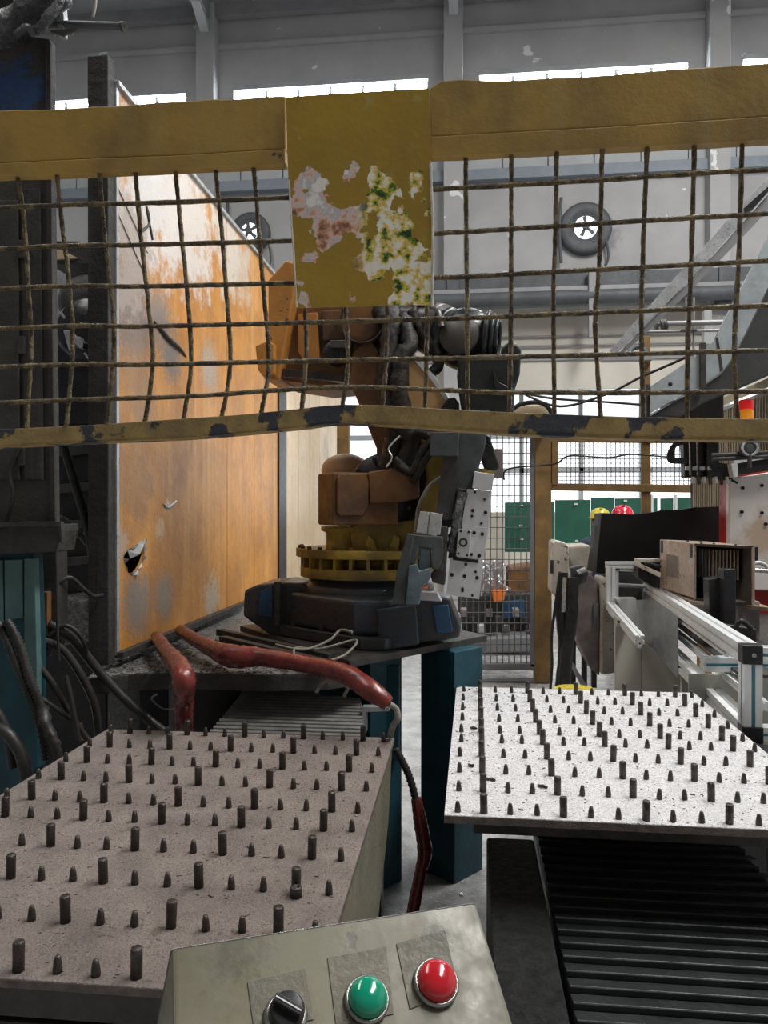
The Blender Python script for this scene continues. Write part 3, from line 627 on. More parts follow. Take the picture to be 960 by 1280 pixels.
for q in ([(309, 1228), (381, 1211), (392, 1275), (318, 1292)], [(409, 1198), (482, 1184), (492, 1268), (420, 1284)], [(495, 1180), (556, 1163), (574, 1240), (512, 1262)]):
    MB().prism([on_face(*p) for p in q], fn * .0011).build('label_plate', M['label_plate'], t, bevel=.0003)
def button(px, py, r, lens, nm, lab):
    c = on_face(px, py) + fn * .0008
    MB().lathe(c, fn, [(r * 1.14, 0), (r * 1.14, .004), (r * 1.02, .0065), (r * 1.0, .005)], 32).build('bezel', M['chrome'], t)
    o = MB().lathe(c, fn, [(r * .99, .003), (r * .98, .008), (r * .9, .0115), (r * .72, .0145), (r * .4, .0165), (.0005, .017)], 32).build(nm, lens, t); o['label'] = lab
button(458, 1252, .0152, M['green_lens'], 'push_button', 'domed green push button')
button(544, 1231, .0160, M['red_lens'], 'push_button', 'domed red push button')
c = on_face(357, 1272) + fn * .001
MB().lathe(c, fn, [(.0165, 0), (.0165, .003), (.0145, .006), (.013, .006)], 28).build('bezel', M['chrome'], t)
kb = MB().lathe(c, fn, [(.0135, .003), (.013, .014), (.0115, .0155), (.0005, .0155)], 24)
kb.box(c + fn * .019, (.023, .0062, .008), Matrix((ub * .8 + dn * .6, fn.cross(ub * .8 + dn * .6), fn)).transposed())
o = kb.build('selector_knob', M['black'], t, bevel=.0008)
MB().box(c + fn * .0235, (.021, .001, .0006), Matrix((ub * .8 + dn * .6, fn.cross(ub * .8 + dn * .6), fn)).transposed()).build('pointer_line', M['white_plate'], o)
c = on_face(577, 1119); MB().lathe(c, fn, [(.0022, 0), (.002, .0014), (.0005, .0018)], 10).build('screw', M['chrome'], t)

# ------------------------------------------------------------------ orange wall panel on the left
XP = -1.36
def pp(px, py): return PX(px, py, XP)
near_b = pp(145, 819); far_b = pp(347, 744)
ztp = pp(145, 104).z; zbp = near_b.z
ys = [near_b.y, pp(284, 700).y, pp(318, 700).y, far_b.y]
t = thing('wall_panel', (XP - .05, (ys[0] + ys[-1]) / 2, zbp), 'scorched orange sheet metal panel wall with a burnt hole, on the round table', 'panel')
hole = [(156, 705), (154, 697), (159, 688), (166, 684), (172, 680), (178, 674), (181, 679), (180, 694), (177, 703), (172, 712), (166, 719), (160, 716)]
hp = [pp(*p) for p in hole]
def sheet(y0, y1, z0=None, z1=None): return [V((XP, y0, zbp)), V((XP, y1, zbp)), V((XP, y1, ztp)), V((XP, y0, ztp))]
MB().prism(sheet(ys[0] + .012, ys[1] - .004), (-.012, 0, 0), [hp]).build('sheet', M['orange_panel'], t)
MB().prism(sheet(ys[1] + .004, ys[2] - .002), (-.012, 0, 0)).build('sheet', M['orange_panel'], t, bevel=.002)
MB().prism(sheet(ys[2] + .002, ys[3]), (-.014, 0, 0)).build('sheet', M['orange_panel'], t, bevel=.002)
MB().prism([V((XP - .08, ys[0], zbp + .1)), V((XP - .08, ys[3], zbp + .1)), V((XP - .08, ys[3], ztp - .1)), V((XP - .08, ys[0], ztp - .1))], (-.01, 0, 0)).build('back_sheet', M['black'], t)
hm = MB(); n = len(hp); c = sum(hp, V()) / n   # curled torn rim
for i in range(n):
    a, b = hp[i], hp[(i + 1) % n]; m_ = (a + b) / 2
    hm.prism([a, m_ + V((.02, 0, .006)) * random.uniform(.2, 1) + (m_ - c) * random.uniform(-.1, .25), b], (-.003, 0, 0))
hm.build('torn_rim', M['silver'], t)
MB().prism([pp(*q) + V((.004 + .012 * (i % 2), 0, 0)) for i, q in enumerate([(158, 689), (165, 683), (172, 679), (178, 673), (177, 685), (169, 693), (161, 698)])], (.003, 0, 0)).build('torn_flap', M['channel'], t)
MB().tube([pp(*q) + V((.003, 0, 0)) for q in ((192, 402), (200, 412), (212, 426), (224, 436), (232, 446))], [.004, .010, .012, .010, .003], 6, 6, jit=.3).build('crease', M['steel_dark'], t)
MB().tube([pp(*q) + V((.003, 0, 0)) for q in ((176, 290), (186, 278), (182, 258), (190, 300))], .005, 6, 5, jit=.3).build('crease', M['steel_dark'], t)
MB().tube([pp(*q) + V((.002, 0, 0)) for q in ((204, 630), (210, 634), (220, 626))], [.004, .009, .003], 6, 5, jit=.4).build('crease', M['silver'], t)
MB().bb((XP - .012, ys[0], zbp - .012), (XP + .03, ys[3], zbp + .012)).build('bottom_flange', M['steel_post'], t, bevel=.002)
MB().bb((XP - .012, ys[0], ztp - .01), (XP + .015, ys[3], ztp + .01)).build('top_flange', M['channel'], t, bevel=.002)
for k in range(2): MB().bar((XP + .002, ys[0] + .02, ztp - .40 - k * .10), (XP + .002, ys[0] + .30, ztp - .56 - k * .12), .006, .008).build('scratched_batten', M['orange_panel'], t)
MB().bb((XP - .006, ys[0], zbp), (XP + .004, ys[0] + .022, ztp)).build('edge_strip', M['channel'], t)
xl = PX(145, 500, XP); xpost = P(119, 500, ys[0]).x
o = MB().bb((xpost, ys[0] - .06, P(130, 826, ys[0]).z), (XP - .001, ys[0] - .003, P(130, 80, ys[0]).z)).build('panel_post', M['steel_post'], bevel=.004)
tg(o, 'dark upright steel post at the near edge of the orange panel', 'post')
# second, pale panel farther on
y2a, y2b = ys[3] + .24, 8.3
t = thing('wall_panel', (XP - .02, (y2a + y2b) / 2, .9), 'pale tan boarded panel wall behind the robot base', 'panel')
zt2 = ztp - .05
for k in range(6):
    a = y2a + (y2b - y2a) * k / 6; b = y2a + (y2b - y2a) * (k + 1) / 6
    MB().bb((XP - .02, a + .006, .98 if True else 0), (XP, b - .006, zt2)).build('board', M['pale_panel'], t, bevel=.003)
MB().bb((XP - .06, y2a, .9), (XP - .03, y2b, zt2)).build('backing', M['steel_dark'], t)
o = MB().bb((XP - .08, ys[3] + .005, .95), (XP + .012, ys[3] + .235, ztp)).build('panel_post', M['black'], bevel=.004)
tg(o, 'dark narrow post between the orange panel and the pale panel', 'post')
# ------------------------------------------------------------------ round table under the panel
zt_ = .985
ring_px = [(108, 858), (160, 852), (230, 850), (330, 853), (410, 851), (447, 846)]
fr = [PZ(x, y - 10, zt_) for x, y in ring_px]
bk = [V((-.62, 3.1, zt_)), V((-1.1, 3.8, zt_)), V((-1.3, 5.2, zt_)), V((-1.50, 5.2, zt_)), V((-1.50, 3.2, zt_))]
t = thing('round_table', (-1.1, 3.4, .0), 'greasy round steel table covered in swarf below the orange panel', 'table')
MB().prism([p - V((0, 0, .065)) for p in fr + bk], (0, 0, .060)).build('table_rim', M['steel_dark'], t, bevel=.003)
MB().prism([p - V((0, 0, .004)) for p in fr + bk], (0, 0, .004)).build('table_top', M['table_top'], t)
MB().cyl((-1.15, 3.3, .06), (-1.15, 3.3, zt_ - .065), .16, n=28).build('pedestal', M['steel_dark'], t)
MB().cyl((-1.15, 3.3, 0), (-1.15, 3.3, .06), .26, n=28).build('base', M['steel_dark'], t)
for k, (a, b) in enumerate((((274, 790), (415, 822)), ((278, 799), (405, 829)))):
    o = MB().bar(PZ(a[0], a[1], 1.03 - k * .0), PZ(b[0], b[1], 1.03), .035, .03).build('steel_bar', M['steel_post'], bevel=.002)
    tg(o, ('long dark steel bar lying on the round table, the one nearer the robot', 'long dark steel bar lying on the round table, the one nearer the red hose')[k], 'steel bar', 'bars on the round table')
sw = MB()
for k in range(700):
    x = random.uniform(130, 440); y = random.uniform(800, 842)
    p = PZ(x, y, zt_); s = random.uniform(.003, .009); sw.box(p + V((0, 0, s * .3)), (s * 2.2, s, s * .7), axes_of(random.uniform(0, 6), random.uniform(-.4, .4)))
tg(sw.build('swarf', M['table_top'], kind='stuff'), 'swarf and grit scattered over the round table', 'swarf')

# ------------------------------------------------------------------ robot stand
t = thing('robot_stand', (-.45, 3.65, 0), 'teal welded stand with square legs carrying the robot', 'stand')
Af, Ar, Al = PZ(437, 826, 1.02), PZ(609, 794, 1.02), PZ(300, 782, 1.02); Ab = Ar + Al - Af
MB().prism([p - V((0, 0, .028)) for p in (Af, Ar, Ab, Al)], (0, 0, .028)).build('top_plate', M['steel_dark'], t, bevel=.002)
ex = (Ar - Af).normalized(); ey = V((-ex.y, ex.x, 0)); R45 = Matrix((ex, ey, V((0, 0, 1)))).transposed()
def leg(c, w): MB().box(V((c.x, c.y, .496)), (w, w, .992), R45).build('leg', M['teal'], t, bevel=.004)
c = PX(560, 1105, P(560, 900, 3.3).x); c = P(560, 1108, 3.3); leg(V((-.074, 3.44, 0)), .195)
c = P(484, 1000, 3.24); leg(V((c.x, c.y, 0)) - ey * -.1 - ex * .0, .19)
leg(Ab - (ex + ey) * .2, .2); leg(Al + (ex - ey) * .2, .2)
MB().box(V((c.x - .12, c.y + .02, .74)), (.34, .03, .40), Matrix.Identity(3)).build('web_plate', M['teal'], t, bevel=.003)
zz = MB().prism([P(453, 915, 2.95), P(453, 884, 2.95), P(486, 884, 2.95), P(486, 889, 2.95), P(458, 890, 2.95), P(458, 915, 2.95)], (0, .04, 0)).build('cable_bracket', M['channel'])
tg(zz, 'small bent pale bracket behind the right back corner of the left plate', 'bracket')
# ------------------------------------------------------------------ robot arm
RC = V((-.47, 3.65, 1.02))
t = thing('industrial_robot', tuple(RC), 'large grimy yellow industrial robot arm with black wrist on the teal stand', 'robot')
def slab(name, poly, Y, d, mat, par=None, bevel=.008, seg=3, **k):
    return MB().prism(px_poly(poly, Y), (0, d, 0)).build(name, mat, par or t, bevel=bevel, seg=seg, **k)
fc = PZ(469, 816, 1.022)
lc, rc = PZ(336, 792, 1.022), PZ(566, 797, 1.022); bc = lc + rc - fc
ctr = (lc + rc) / 2
def shr(p, f): return ctr + (p - ctr) * f
def chamf(q, f):
    out = []
    for i in range(4): a, b, c = q[i - 1], q[i], q[(i + 1) % 4]; out += [b + (a - b) * f, b + (c - b) * f]
    return out
MB().prism(chamf([fc, rc, bc, lc], .12), (0, 0, .05)).build('base_flange', M['robot_base'], t, bevel=.006)
MB().prism([p + V((0, 0, .05)) for p in chamf([shr(p, .93) for p in (fc, rc, bc, lc)], .18)], (0, 0, .15)).build('base_casting', M['robot_base'], t, bevel=.02, seg=3)
for a, b in ((lc, fc), (fc, rc)):   # stiffened pads and bolts along the two visible sides
    for f in (.22, .5, .78):
        p = a + (b - a) * f; e = (b - a).normalized(); out = V((e.y, -e.x, 0))
        MB().cyl(p - out * .02 + V((0, 0, .03)), p - out * .02 + V((0, 0, .075)), .014, n=6).build('bolt', M['steel_post'], t)
lobe = [(303, 770), (305, 738), (322, 731), (352, 728), (378, 729), (394, 738), (394, 780), (345, 800)]
slab('cable_housing', lobe, 3.50, .30, M['robot_base'], bevel=.014)
slab('cable_cover', [(325, 740), (340, 732), (341, 772), (322, 770)], 3.488, .012, M['blue'], bevel=.003)
MB().cyl(P(347, 780, 3.44), P(347, 727, 3.44), .016, n=10).build('hose_fitting', M['steel_dark'], t)
slab('connector_box', [(500, 752), (538, 744), (562, 748), (576, 784), (574, 797), (556, 801), (505, 802)], 3.22, .2, M['robot_base'], bevel=.01)
slab('side_pad', [(540, 758), (560, 756), (566, 790), (546, 792)], 3.205, .02, M['blue'], bevel=.004)
slab('connector_box', [(470, 762), (520, 756), (524, 806), (474, 815)], 3.17, .12, M['robot_base'], bevel=.008)
tc_ = P(461, 740, 3.65); tcx = tc_.x
def zc(py, Y=3.31): return P(461, py, Y).z
MB().lathe((tcx, 3.65, zc(760)), (0, 0, 1), [(.31, 0), (.31, zc(738) - zc(760)), (.285, zc(736) - zc(760)), (.285, zc(724) - zc(760))], 40).build('turntable', M['robot_base'], t)
MB().lathe((tcx, 3.65, zc(727)), (0, 0, 1), [(.325, 0), (.325, zc(714) - zc(727)), (.2, zc(714) - zc(727))], 40).build('turntable_flange', M['robot_yellow'], t, bevel=.002)
MB().lathe((tcx, 3.65, zc(714)), (0, 0, 1), [(.25, 0), (.25, zc(699) - zc(714))], 40).build('swing_body', M['robot_yellow'], t)
MB().lathe((tcx, 3.65, zc(700)), (0, 0, 1), [(.345, 0), (.345, zc(689) - zc(700)), (.2, zc(689) - zc(700))], 40).build('turntable_flange', M['robot_yellow'], t, bevel=.002)
for k in range(14):
    a = math.pi + k * math.pi / 13; e = V((math.cos(a), math.sin(a), 0)); c = V((tcx, 3.65, 0)) + e * .285
    MB().box((c.x, c.y, (zc(714) + zc(699)) / 2), (.075, .014, zc(699) - zc(714)), axes_of(a)).build('web', M['robot_yellow'], t)
    c = V((tcx, 3.65, 0)) + e * .325
    MB().cyl((c.x, c.y, zc(689)), (c.x, c.y, zc(685)), .011, n=6).build('bolt', M['robot_brown'], t)
# neck, motor box and dome
a = P(423, 690, 3.42)
MB().lathe((a.x, 3.46, P(423, 692, 3.36).z), (0, 0, 1), [(.075, 0), (.062, .03), (.062, .09), (.085, .10), (.085, .118)], 24).build('neck', M['robot_yellow'], t)
cxy = P(416, 620, 3.24); e1 = V((-.55, .83, 0)).normalized(); e2 = V((.90, .44, 0)).normalized()
zb0, zb1 = P(416, 657, 3.24).z, P(416, 590, 3.24).z; c0 = V((cxy.x, 3.24, zb0))
l1 = .17; l2 = .30
MB().prism([c0, c0 + e1 * l1, c0 + e1 * l1 + e2 * l2, c0 + e2 * l2], (0, 0, zb1 - zb0)).build('motor_box', M['robot_brown'], t, bevel=.01, seg=3)
nrm = V((e2.y, -e2.x, 0))
g = lambda u, h: c0 + e2 * u + V((0, 0, h)) + nrm * .001
H = zb1 - zb0
MB().prism([g(.015, H * .25), g(.025, H * .18), g(.13, H * .18), g(.155, H * .35), g(.158, H * .8), g(.145, H * .98), g(.03, H * .97), g(.015, H * .9)], nrm * .016).build('access_cover', M['robot_brown'], t, bevel=.006, seg=3)
dc = P(432, 588, 3.85); MB().ell(tuple(dc), (.125, .11, .085), 20, 12).build('dome_cover', M['beige_cloth'], t)
# shoulder casting, big disc and lower arm
slab('shoulder_casting', [(448, 592), (470, 580), (492, 556), (520, 545), (552, 556), (548, 640), (524, 688), (500, 694), (470, 692), (444, 680), (440, 640)], 3.46, .34, M['robot_dark'], bevel=.02)
slab('shoulder_web', [(436, 655), (520, 650), (512, 692), (440, 692)], 3.42, .3, M['robot_yellow'], bevel=.008)
slab('rib', [(464, 692), (456, 680), (460, 668), (468, 676), (472, 692)], 3.38, .03, M['robot_yellow'], bevel=.003)
slab('rib', [(484, 692), (488, 680), (492, 668), (500, 672), (498, 692)], 3.38, .03, M['robot_yellow'], bevel=.003)
dcn = P(480, 612, 3.40)
MB().lathe(dcn + V((0, .08, 0)), V((.10, -1, 0)), [(.165, 0), (.165, .05), (.157, .065), (.12, .07), (.11, .082), (.05, .085), (.0005, .085)], 40).build('shoulder_disc', M['robot_disc'], t)
slab('side_cover', [(460, 590), (500, 583), (523, 586), (524, 622), (500, 628), (462, 630)], 3.29, .05, M['robot_brown'], bevel=.008)
for k in range(10):
    aa = k * .628; p = dcn + V((.14 * math.cos(aa), -.0, .14 * math.sin(aa))) + V((0, .005, 0)); MB().cyl(p, p - V((0, .016, 0)), .010, n=6).build('bolt', M['steel_post'], t)
slab('lower_arm', [(488, 420), (506, 432), (540, 474), (562, 506), (560, 545), (556, 600), (543, 655), (526, 696), (502, 697), (522, 645), (533, 600), (531, 566), (520, 530), (504, 500), (494, 470)], 3.36, .24, M['robot_yellow'], bevel=.012)
slab('arm_cover', [(499, 424), (510, 436), (540, 472), (562, 506), (561, 520), (512, 520), (506, 490), (502, 460)], 3.335, .02, M['pale_orange'], bevel=.004)
slab('bright_edge', [(499, 421), (512, 433), (542, 469), (566, 506), (562, 508), (538, 474), (508, 440)], 3.325, .03, M['white_plate'], bevel=.002)
slab('arm_link', [(432, 400), (488, 400), (500, 470), (530, 560), (520, 640), (470, 640), (470, 560), (434, 470)], 3.68, .2, M['robot_brown'], bevel=.02)
# upper arm with its counter box on the left
slab('upper_arm', [(356, 328), (376, 322), (470, 340), (520, 372), (512, 420), (480, 448), (462, 476), (400, 482), (345, 474)], 3.50, .42, M['robot_brown'], bevel=.016)
slab('counter_box', [(335, 350), (357, 325), (372, 330), (366, 372), (354, 440), (348, 474), (330, 474), (321, 436), (335, 428)], 3.40, .30, M['robot_orange'], bevel=.008)
slab('side_lug', [(319, 432), (334, 426), (343, 430), (342, 468), (330, 472), (322, 462)], 3.36, .08, M['robot_orange'], bevel=.006)
slab('arm_plate', [(372, 392), (396, 390), (400, 448), (380, 452), (372, 440)], 3.475, .03, M['robot_orange'], bevel=.005)
slab('arm_plate', [(402, 388), (432, 388), (434, 424), (404, 426)], 3.465, .04, M['robot_brown'], bevel=.005)
slab('arm_plate', [(438, 392), (462, 400), (458, 440), (442, 442)], 3.45, .05, M['robot_brown'], bevel=.005)
slab('arm_rib', [(350, 460), (440, 470), (440, 478), (350, 470)], 3.44, .07, M['robot_dark'], bevel=.003)
slab('arm_foot', [(440, 440), (462, 420), (472, 440), (474, 508), (452, 508), (436, 480)], 3.42, .16, M['robot_brown'], bevel=.01)
mc = P(418, 440, 3.40); MB().lathe(mc + V((0, .07, 0)), (0, -1, 0), [(.055, 0), (.055, .06), (.045, .07), (.02, .074), (.0005, .074)], 20).build('axis_motor', M['black'], t)
MB().box(mc + V((.03, 0, .03)), (.09, .06, .035)).build('motor_plug', M['steel_dark'], t, bevel=.004)
dr = P(453, 398, 3.38); MB().lathe(dr + V((0, .14, 0)), V((-.15, -1, 0)), [(.105, 0), (.105, .10), (.095, .12), (.07, .125), (.0005, .125)], 32).build('elbow_drum', M['robot_brown'], t)
MB().ring(dr + V((0, .02, 0)), V((-.15, -1, 0)), .104, .007).build('drum_ring', M['robot_dark'], t)
# forearm and wrist
MB().lathe(P(462, 392, 3.62), P(560, 416, 3.42) - P(462, 392, 3.62), [(.13, 0), (.125, .12), (.10, .16), (.105, .30), (.118, .36), (.118, .42)], 28).build('forearm', M['robot_dark'], t)
MB().tube([P(500, 372, 3.5), P(520, 378, 3.42), P(545, 390, 3.36), P(552, 410, 3.33)], .018, 8, 6, jit=.1).build('forearm_hose', M['robot_dark'], t)
wc = P(585, 421, 3.36)
MB().lathe(P(548, 416, 3.46), P(574, 419, 3.40) - P(548, 416, 3.46), [(.118, 0), (.122, .02), (.112, .04), (.116, .06), (.108, .08)], 28).build('wrist_barrel', M['wrist_black'], t)
MB().lathe(wc + V((0, .10, 0)), V((-.28, -1, .02)), [(.135, 0), (.138, .06), (.118, .10), (.092, .115), (.088, .135), (.06, .14), (.0005, .14)], 36).build('wrist_housing', M['wrist_black'], t)
MB().lathe(wc + V((-.035, -.035, 0)), V((-.28, -1, .02)), [(.086, 0), (.086, .018), (.0005, .019)], 32).build('wrist_cover', M['brown_grey'], t)
for k, (dx, rr) in enumerate(((.085, .118), (.108, .105), (.125, .09))):
    MB().ring(wc + V((dx, .04, -.01)), V((1, -.12, -.1)), rr, .011, 28, 8).build('wrist_ring', M['wrist_black'], t)
slab('wrist_knuckle', [(626, 436), (634, 427), (645, 428), (652, 438), (650, 468), (642, 492), (626, 494)], 3.26, .2, M['wrist_black'], bevel=.014)
slab('wrist_flange', [(573, 446), (640, 440), (644, 470), (642, 520), (578, 520), (573, 490), (571, 470)], 3.25, .24, M['wrist_black'], bevel=.014)
slab('flange_rib', [(616, 462), (624, 478), (642, 486), (642, 492), (618, 484)], 3.23, .03, M['wrist_black'], bevel=.003)
slab('wrist_bracket', [(552, 508), (560, 498), (568, 496), (574, 504), (574, 520), (546, 520)], 3.3, .06, M['wrist_black'], bevel=.006)
# crumpled hose package hanging in front of the arm
def crum(pts, r, nm='dress_hose', mat='hose_dark', jit=.2): MB().tube([P(*p) for p in pts], r, 9, 6, jit=jit).build(nm, M[mat], t)
crum([(478, 388, 3.40), (490, 402, 3.34), (486, 440, 3.30), (482, 475, 3.30), (490, 520, 3.30), (494, 550, 3.32), (482, 585, 3.32)], [.055, .05, .04, .042, .045, .05, .03])
crum([(502, 398, 3.36), (512, 430, 3.30), (500, 450, 3.28), (500, 490, 3.27), (505, 530, 3.28), (512, 556, 3.3), (498, 590, 3.3)], [.04, .035, .04, .038, .045, .04, .03])
crum([(516, 388, 3.40), (530, 420, 3.36), (545, 436, 3.36), (548, 455, 3.36), (540, 466, 3.36)], .026)
crum([(520, 540, 3.26), (540, 548, 3.24), (528, 566, 3.24), (514, 590, 3.25), (492, 575, 3.25)], .022)
crum([(560, 543, 3.2), (548, 556, 3.2), (534, 572, 3.22), (516, 604, 3.25)], .016)
MB().tube([P(551, 597, 3.2), P(538, 606, 3.2), (P(528, 622, 3.2)), P(522, 640, 3.22), P(520, 668, 3.24)], .008, 6, 6).build('air_hose', M['grey_cable'], t)
MB().tube([P(500, 545, 3.22), P(486, 560, 3.21), P(490, 572, 3.2), P(483, 584, 3.2)], .004, 5, 6, jit=.3).build('thin_strap', M['silver'], t)

# ------------------------------------------------------------------ gripper on the robot wrist
GY = 3.12
t = thing('robot_gripper', tuple(P(575, 640, GY)), 'grey gripper tool with drilled white plates hanging from the robot wrist', 'gripper')
slab('tool_beam', [(556, 512), (612, 512), (606, 560), (594, 600), (588, 652), (560, 660), (548, 656), (552, 605), (562, 560)], GY + .06, .09, M['grey_tool'], bevel=.006)
slab('tool_block', [(539, 540), (574, 540), (572, 570), (537, 569)], GY - .02, .1, M['grey_tool'], bevel=.004)
slab('tool_spine', [(556, 560), (574, 562), (566, 650), (552, 650), (545, 640)], GY + .02, .06, M['steel_dark'], bevel=.004)
slab('back_rail', [(572, 610), (586, 612), (572, 700), (560, 698)], GY + .03, .05, M['steel_dark'], bevel=.003)
crum2 = MB().tube([P(578, 615, GY), P(573, 640, GY), P(568, 665, GY), P(562, 690, GY)], .02, 8, 5, jit=.25).build('chain_hose', M['foil'], t)
slab('top_block', [(593, 589), (618, 593), (615, 613), (590, 610)], GY - .02, .10, M['white_plate'], bevel=.003)
def holed(name, poly, hs, yy=GY):
    o = slab(name, poly, yy, .016, M['white_plate'], bevel=.001)
    for (x, y, r) in hs:
        c = P(x, y, yy - .0015); MB().lathe(c + V((0, .002, 0)), (0, -1, 0), [(r, 0), (r, .0035), (r * .5, .0036), (.0004, .0036)], 14).build('hole', M['hole'], o)
def c4(x, y, r=.0065): return (480 + x / 5.333, 530 + y / 5.333, r)
holed('drilled_plate', [(584, 611), (615, 614), (611, 661), (577, 657)], [c4(607, 455, .005), c4(670, 503, .005), c4(592, 577, .0075), c4(677, 590, .0075), c4(587, 614, .0055), c4(649, 663, .0055)])
holed('drilled_plate', [(578, 656), (611, 660), (604, 701), (571, 696)], [c4(601, 725, .0075), c4(655, 733, .0075), c4(583, 870), c4(635, 878, .0075)], GY - .004)
holed('drilled_plate', [(563, 697), (604, 701), (599, 749), (558, 743)], [c4(546, 936), c4(452, 1005, .0075), c4(537, 1014, .0075), c4(610, 985, .0055), c4(621, 1025, .0075), c4(524, 1098, .0055), c4(524, 1112, .0055), c4(589, 1143, .005)], GY - .008)
fl = slab('cylinder_flange', [(573, 661), (589, 663), (586, 698), (570, 695)], GY - .03, .03, M['silver'], bevel=.002)
c = P(579, 678, GY - .032); MB().ring(c, (0, -1, 0), .014, .0035, 20, 6).build('flange_ring', M['hole'], fl)
for x, y in ((576, 664), (586, 665), (573, 692), (584, 694)):
    c = P(x, y, GY - .03); MB().cyl(c, c - V((0, .004, 0)), .005, n=10).build('screw', M['hole'], fl)
slab('slot_plate', [(566, 696), (598, 700), (598, 704), (566, 700)], GY - .012, .02, M['hole'], bevel=.001)
slab('clamp_plate', [(525, 639), (537, 640), (534, 668), (520, 666)], GY - .03, .05, M['silver'], bevel=.003)
slab('clamp_plate', [(538, 640), (553, 643), (550, 669), (535, 668)], GY - .035, .05, M['silver'], bevel=.003)
slab('clamp_yoke', [(514, 668), (554, 671), (553, 700), (548, 712), (540, 712), (539, 698), (540, 686), (524, 684), (520, 700), (516, 706), (510, 704)], GY - .05, .09, M['grey_tool'], bevel=.005)
slab('clamp_rod', [(526, 684), (539, 686), (537, 716), (522, 712)], GY - .03, .04, M['blue_tool'], bevel=.004)
slab('gripper_finger', [(509, 667), (518, 668), (512, 706), (506, 756), (490, 755), (496, 714)], GY - .06, .05, M['grey_tool'], bevel=.004)
slab('gripper_finger', [(511, 708), (520, 705), (524, 714), (538, 710), (538, 724), (528, 734), (526, 744), (524, 756), (507, 756)], GY - .08, .04, M['blue_tool'], bevel=.004)
slab('clamp_arm', [(546, 656), (560, 658), (558, 700), (556, 732), (540, 728), (538, 718), (544, 712), (546, 690)], GY - .02, .08, M['steel_dark'], bevel=.006)
for x, y in ((552, 690), (552, 708)):
    c = P(x, y, GY - .022); MB().cyl(c, c - V((0, .012, 0)), .011, n=8).build('bolt', M['grey_tool'], t)
o = MB().ell(tuple(P(530, 733, GY)), (.016, .02, .012), 10, 8).build('sensor_cap', M['orange_thing'], t)
slab('foot_plate', [(521, 740), (546, 742), (552, 752), (520, 750)], GY + .02, .07, M['white_plate'], bevel=.002)
wt = thing('valve_cluster', tuple(P(565, 785, 3.45)), 'small bright cluster of rings and fittings at the right end of the robot base', 'fittings')
for x, y, r in ((562, 762, .02), (570, 770, .016), (566, 778, .022)): MB().ring(tuple(P(x, y, 3.45)), (.2, -1, 0), r, .005, 18, 6).build('ring', M['silver'], wt)
MB().prism(px_poly([(556, 776), (576, 778), (578, 790), (554, 790)], 3.44), (0, .04, 0)).build('block', M['channel'], wt, bevel=.002)
bc_ = P(613, 566, 3.35)
t = thing('tool_bag', tuple(bc_), 'dark glossy bag hanging beside the gripper, right of its beam', 'bag')
MB().prism(px_poly([(602, 540), (612, 546), (618, 562), (625, 582), (622, 588), (606, 588), (600, 570)], 3.30), (0, .07, 0)).build('bag', M['wrist_black'], t, bevel=.018, seg=4)
MB().prism(px_poly([(590, 585), (606, 586), (618, 590), (617, 593), (591, 590)], 3.29), (0, .05, 0)).build('brass_lip', M['robot_yellow'], t, bevel=.001)
o = MB().prism(px_poly([(613, 561), (628, 561), (628, 597), (616, 598)], 3.5), (0, .06, 0)).build('junction_box', M['grey_dirty'], bevel=.002)
tg(o, 'small beige box mounted just behind the dark bag by the gripper', 'box')

# ------------------------------------------------------------------ red wrapped hoses and the cables round them
def hose(name, pts, r, mat, label, cat, group=None, n=10, sub=8, rib=0, jit=0):
    o = MB().tube([V(p) for p in pts], r, n, sub, rib, jit).build(name, mat); tg(o, label, cat, group); return o
h = .028
hose('hose', [PZ(196, 796, 1.06), PZ(206, 812, 1.05), PZ(222, 832, 1.045), PZ(230, 850, 1.035), PZ(230, 872, .95), PZ(230, 900, .86), PZ(229, 930, .74)], [.026, .03, .038, .038, .034, .031, .031], M['red_wrap'], 'short red taped hose dropping over the round table edge to the plate', 'hose', 'red wrapped hoses', 12, 8, 0, .07)
hose('hose', [PZ(226, 788, 1.05), PZ(244, 800, 1.05), PZ(268, 812, 1.05), PZ(290, 820, 1.05), PZ(330, 822, 1.05), PZ(380, 830, 1.05), PZ(430, 842, 1.05), PZ(462, 862, 1.02), PZ(486, 880, .98)], [.026, .028, .034, .046, .034, .030, .034, .034, .024], M['red_wrap'], 'long red taped hose lying across the round table towards the stand', 'hose', 'red wrapped hoses', 12, 8, 0, .07)
hose('cable', [PZ(486, 880, .98), PZ(495, 886, .96), PZ(497, 898, .93), PZ(491, 908, .90), PZ(488, 920, .86)], .010, M['grey_cable'], 'bare pale cable end coming out of the long red hose', 'cable', n=8)
hose('hose', [P(494, 936, 2.55), P(503, 952, 2.55), P(512, 972, 2.55), P(520, 1000, 2.55)], .0125, M['rubber'], 'ribbed black conduit beside the right back corner of the left plate', 'conduit', n=10, sub=10, rib=.12)
hose('hose', [P(520, 998, 2.55), P(526, 1030, 2.55), P(531, 1065, 2.55), P(527, 1085, 2.54), P(520, 1120, 2.5), P(514, 1150, 2.46)], [.017, .023, .025, .020, .021, .02], M['red_wrap'], 'dark red hose hanging down in front of the right stand leg', 'hose', 'red wrapped hoses', 12, 8, 0, .06)
hose('cable', [PZ(345, 806, 1.05), PZ(380, 812, 1.05), PZ(412, 800, 1.07), PZ(425, 788, 1.10), PZ(440, 790, 1.10)], .006, M['grey_cable'], 'thin pale cable looping up from the table to the robot base, upper one', 'cable', 'thin cables', 6)
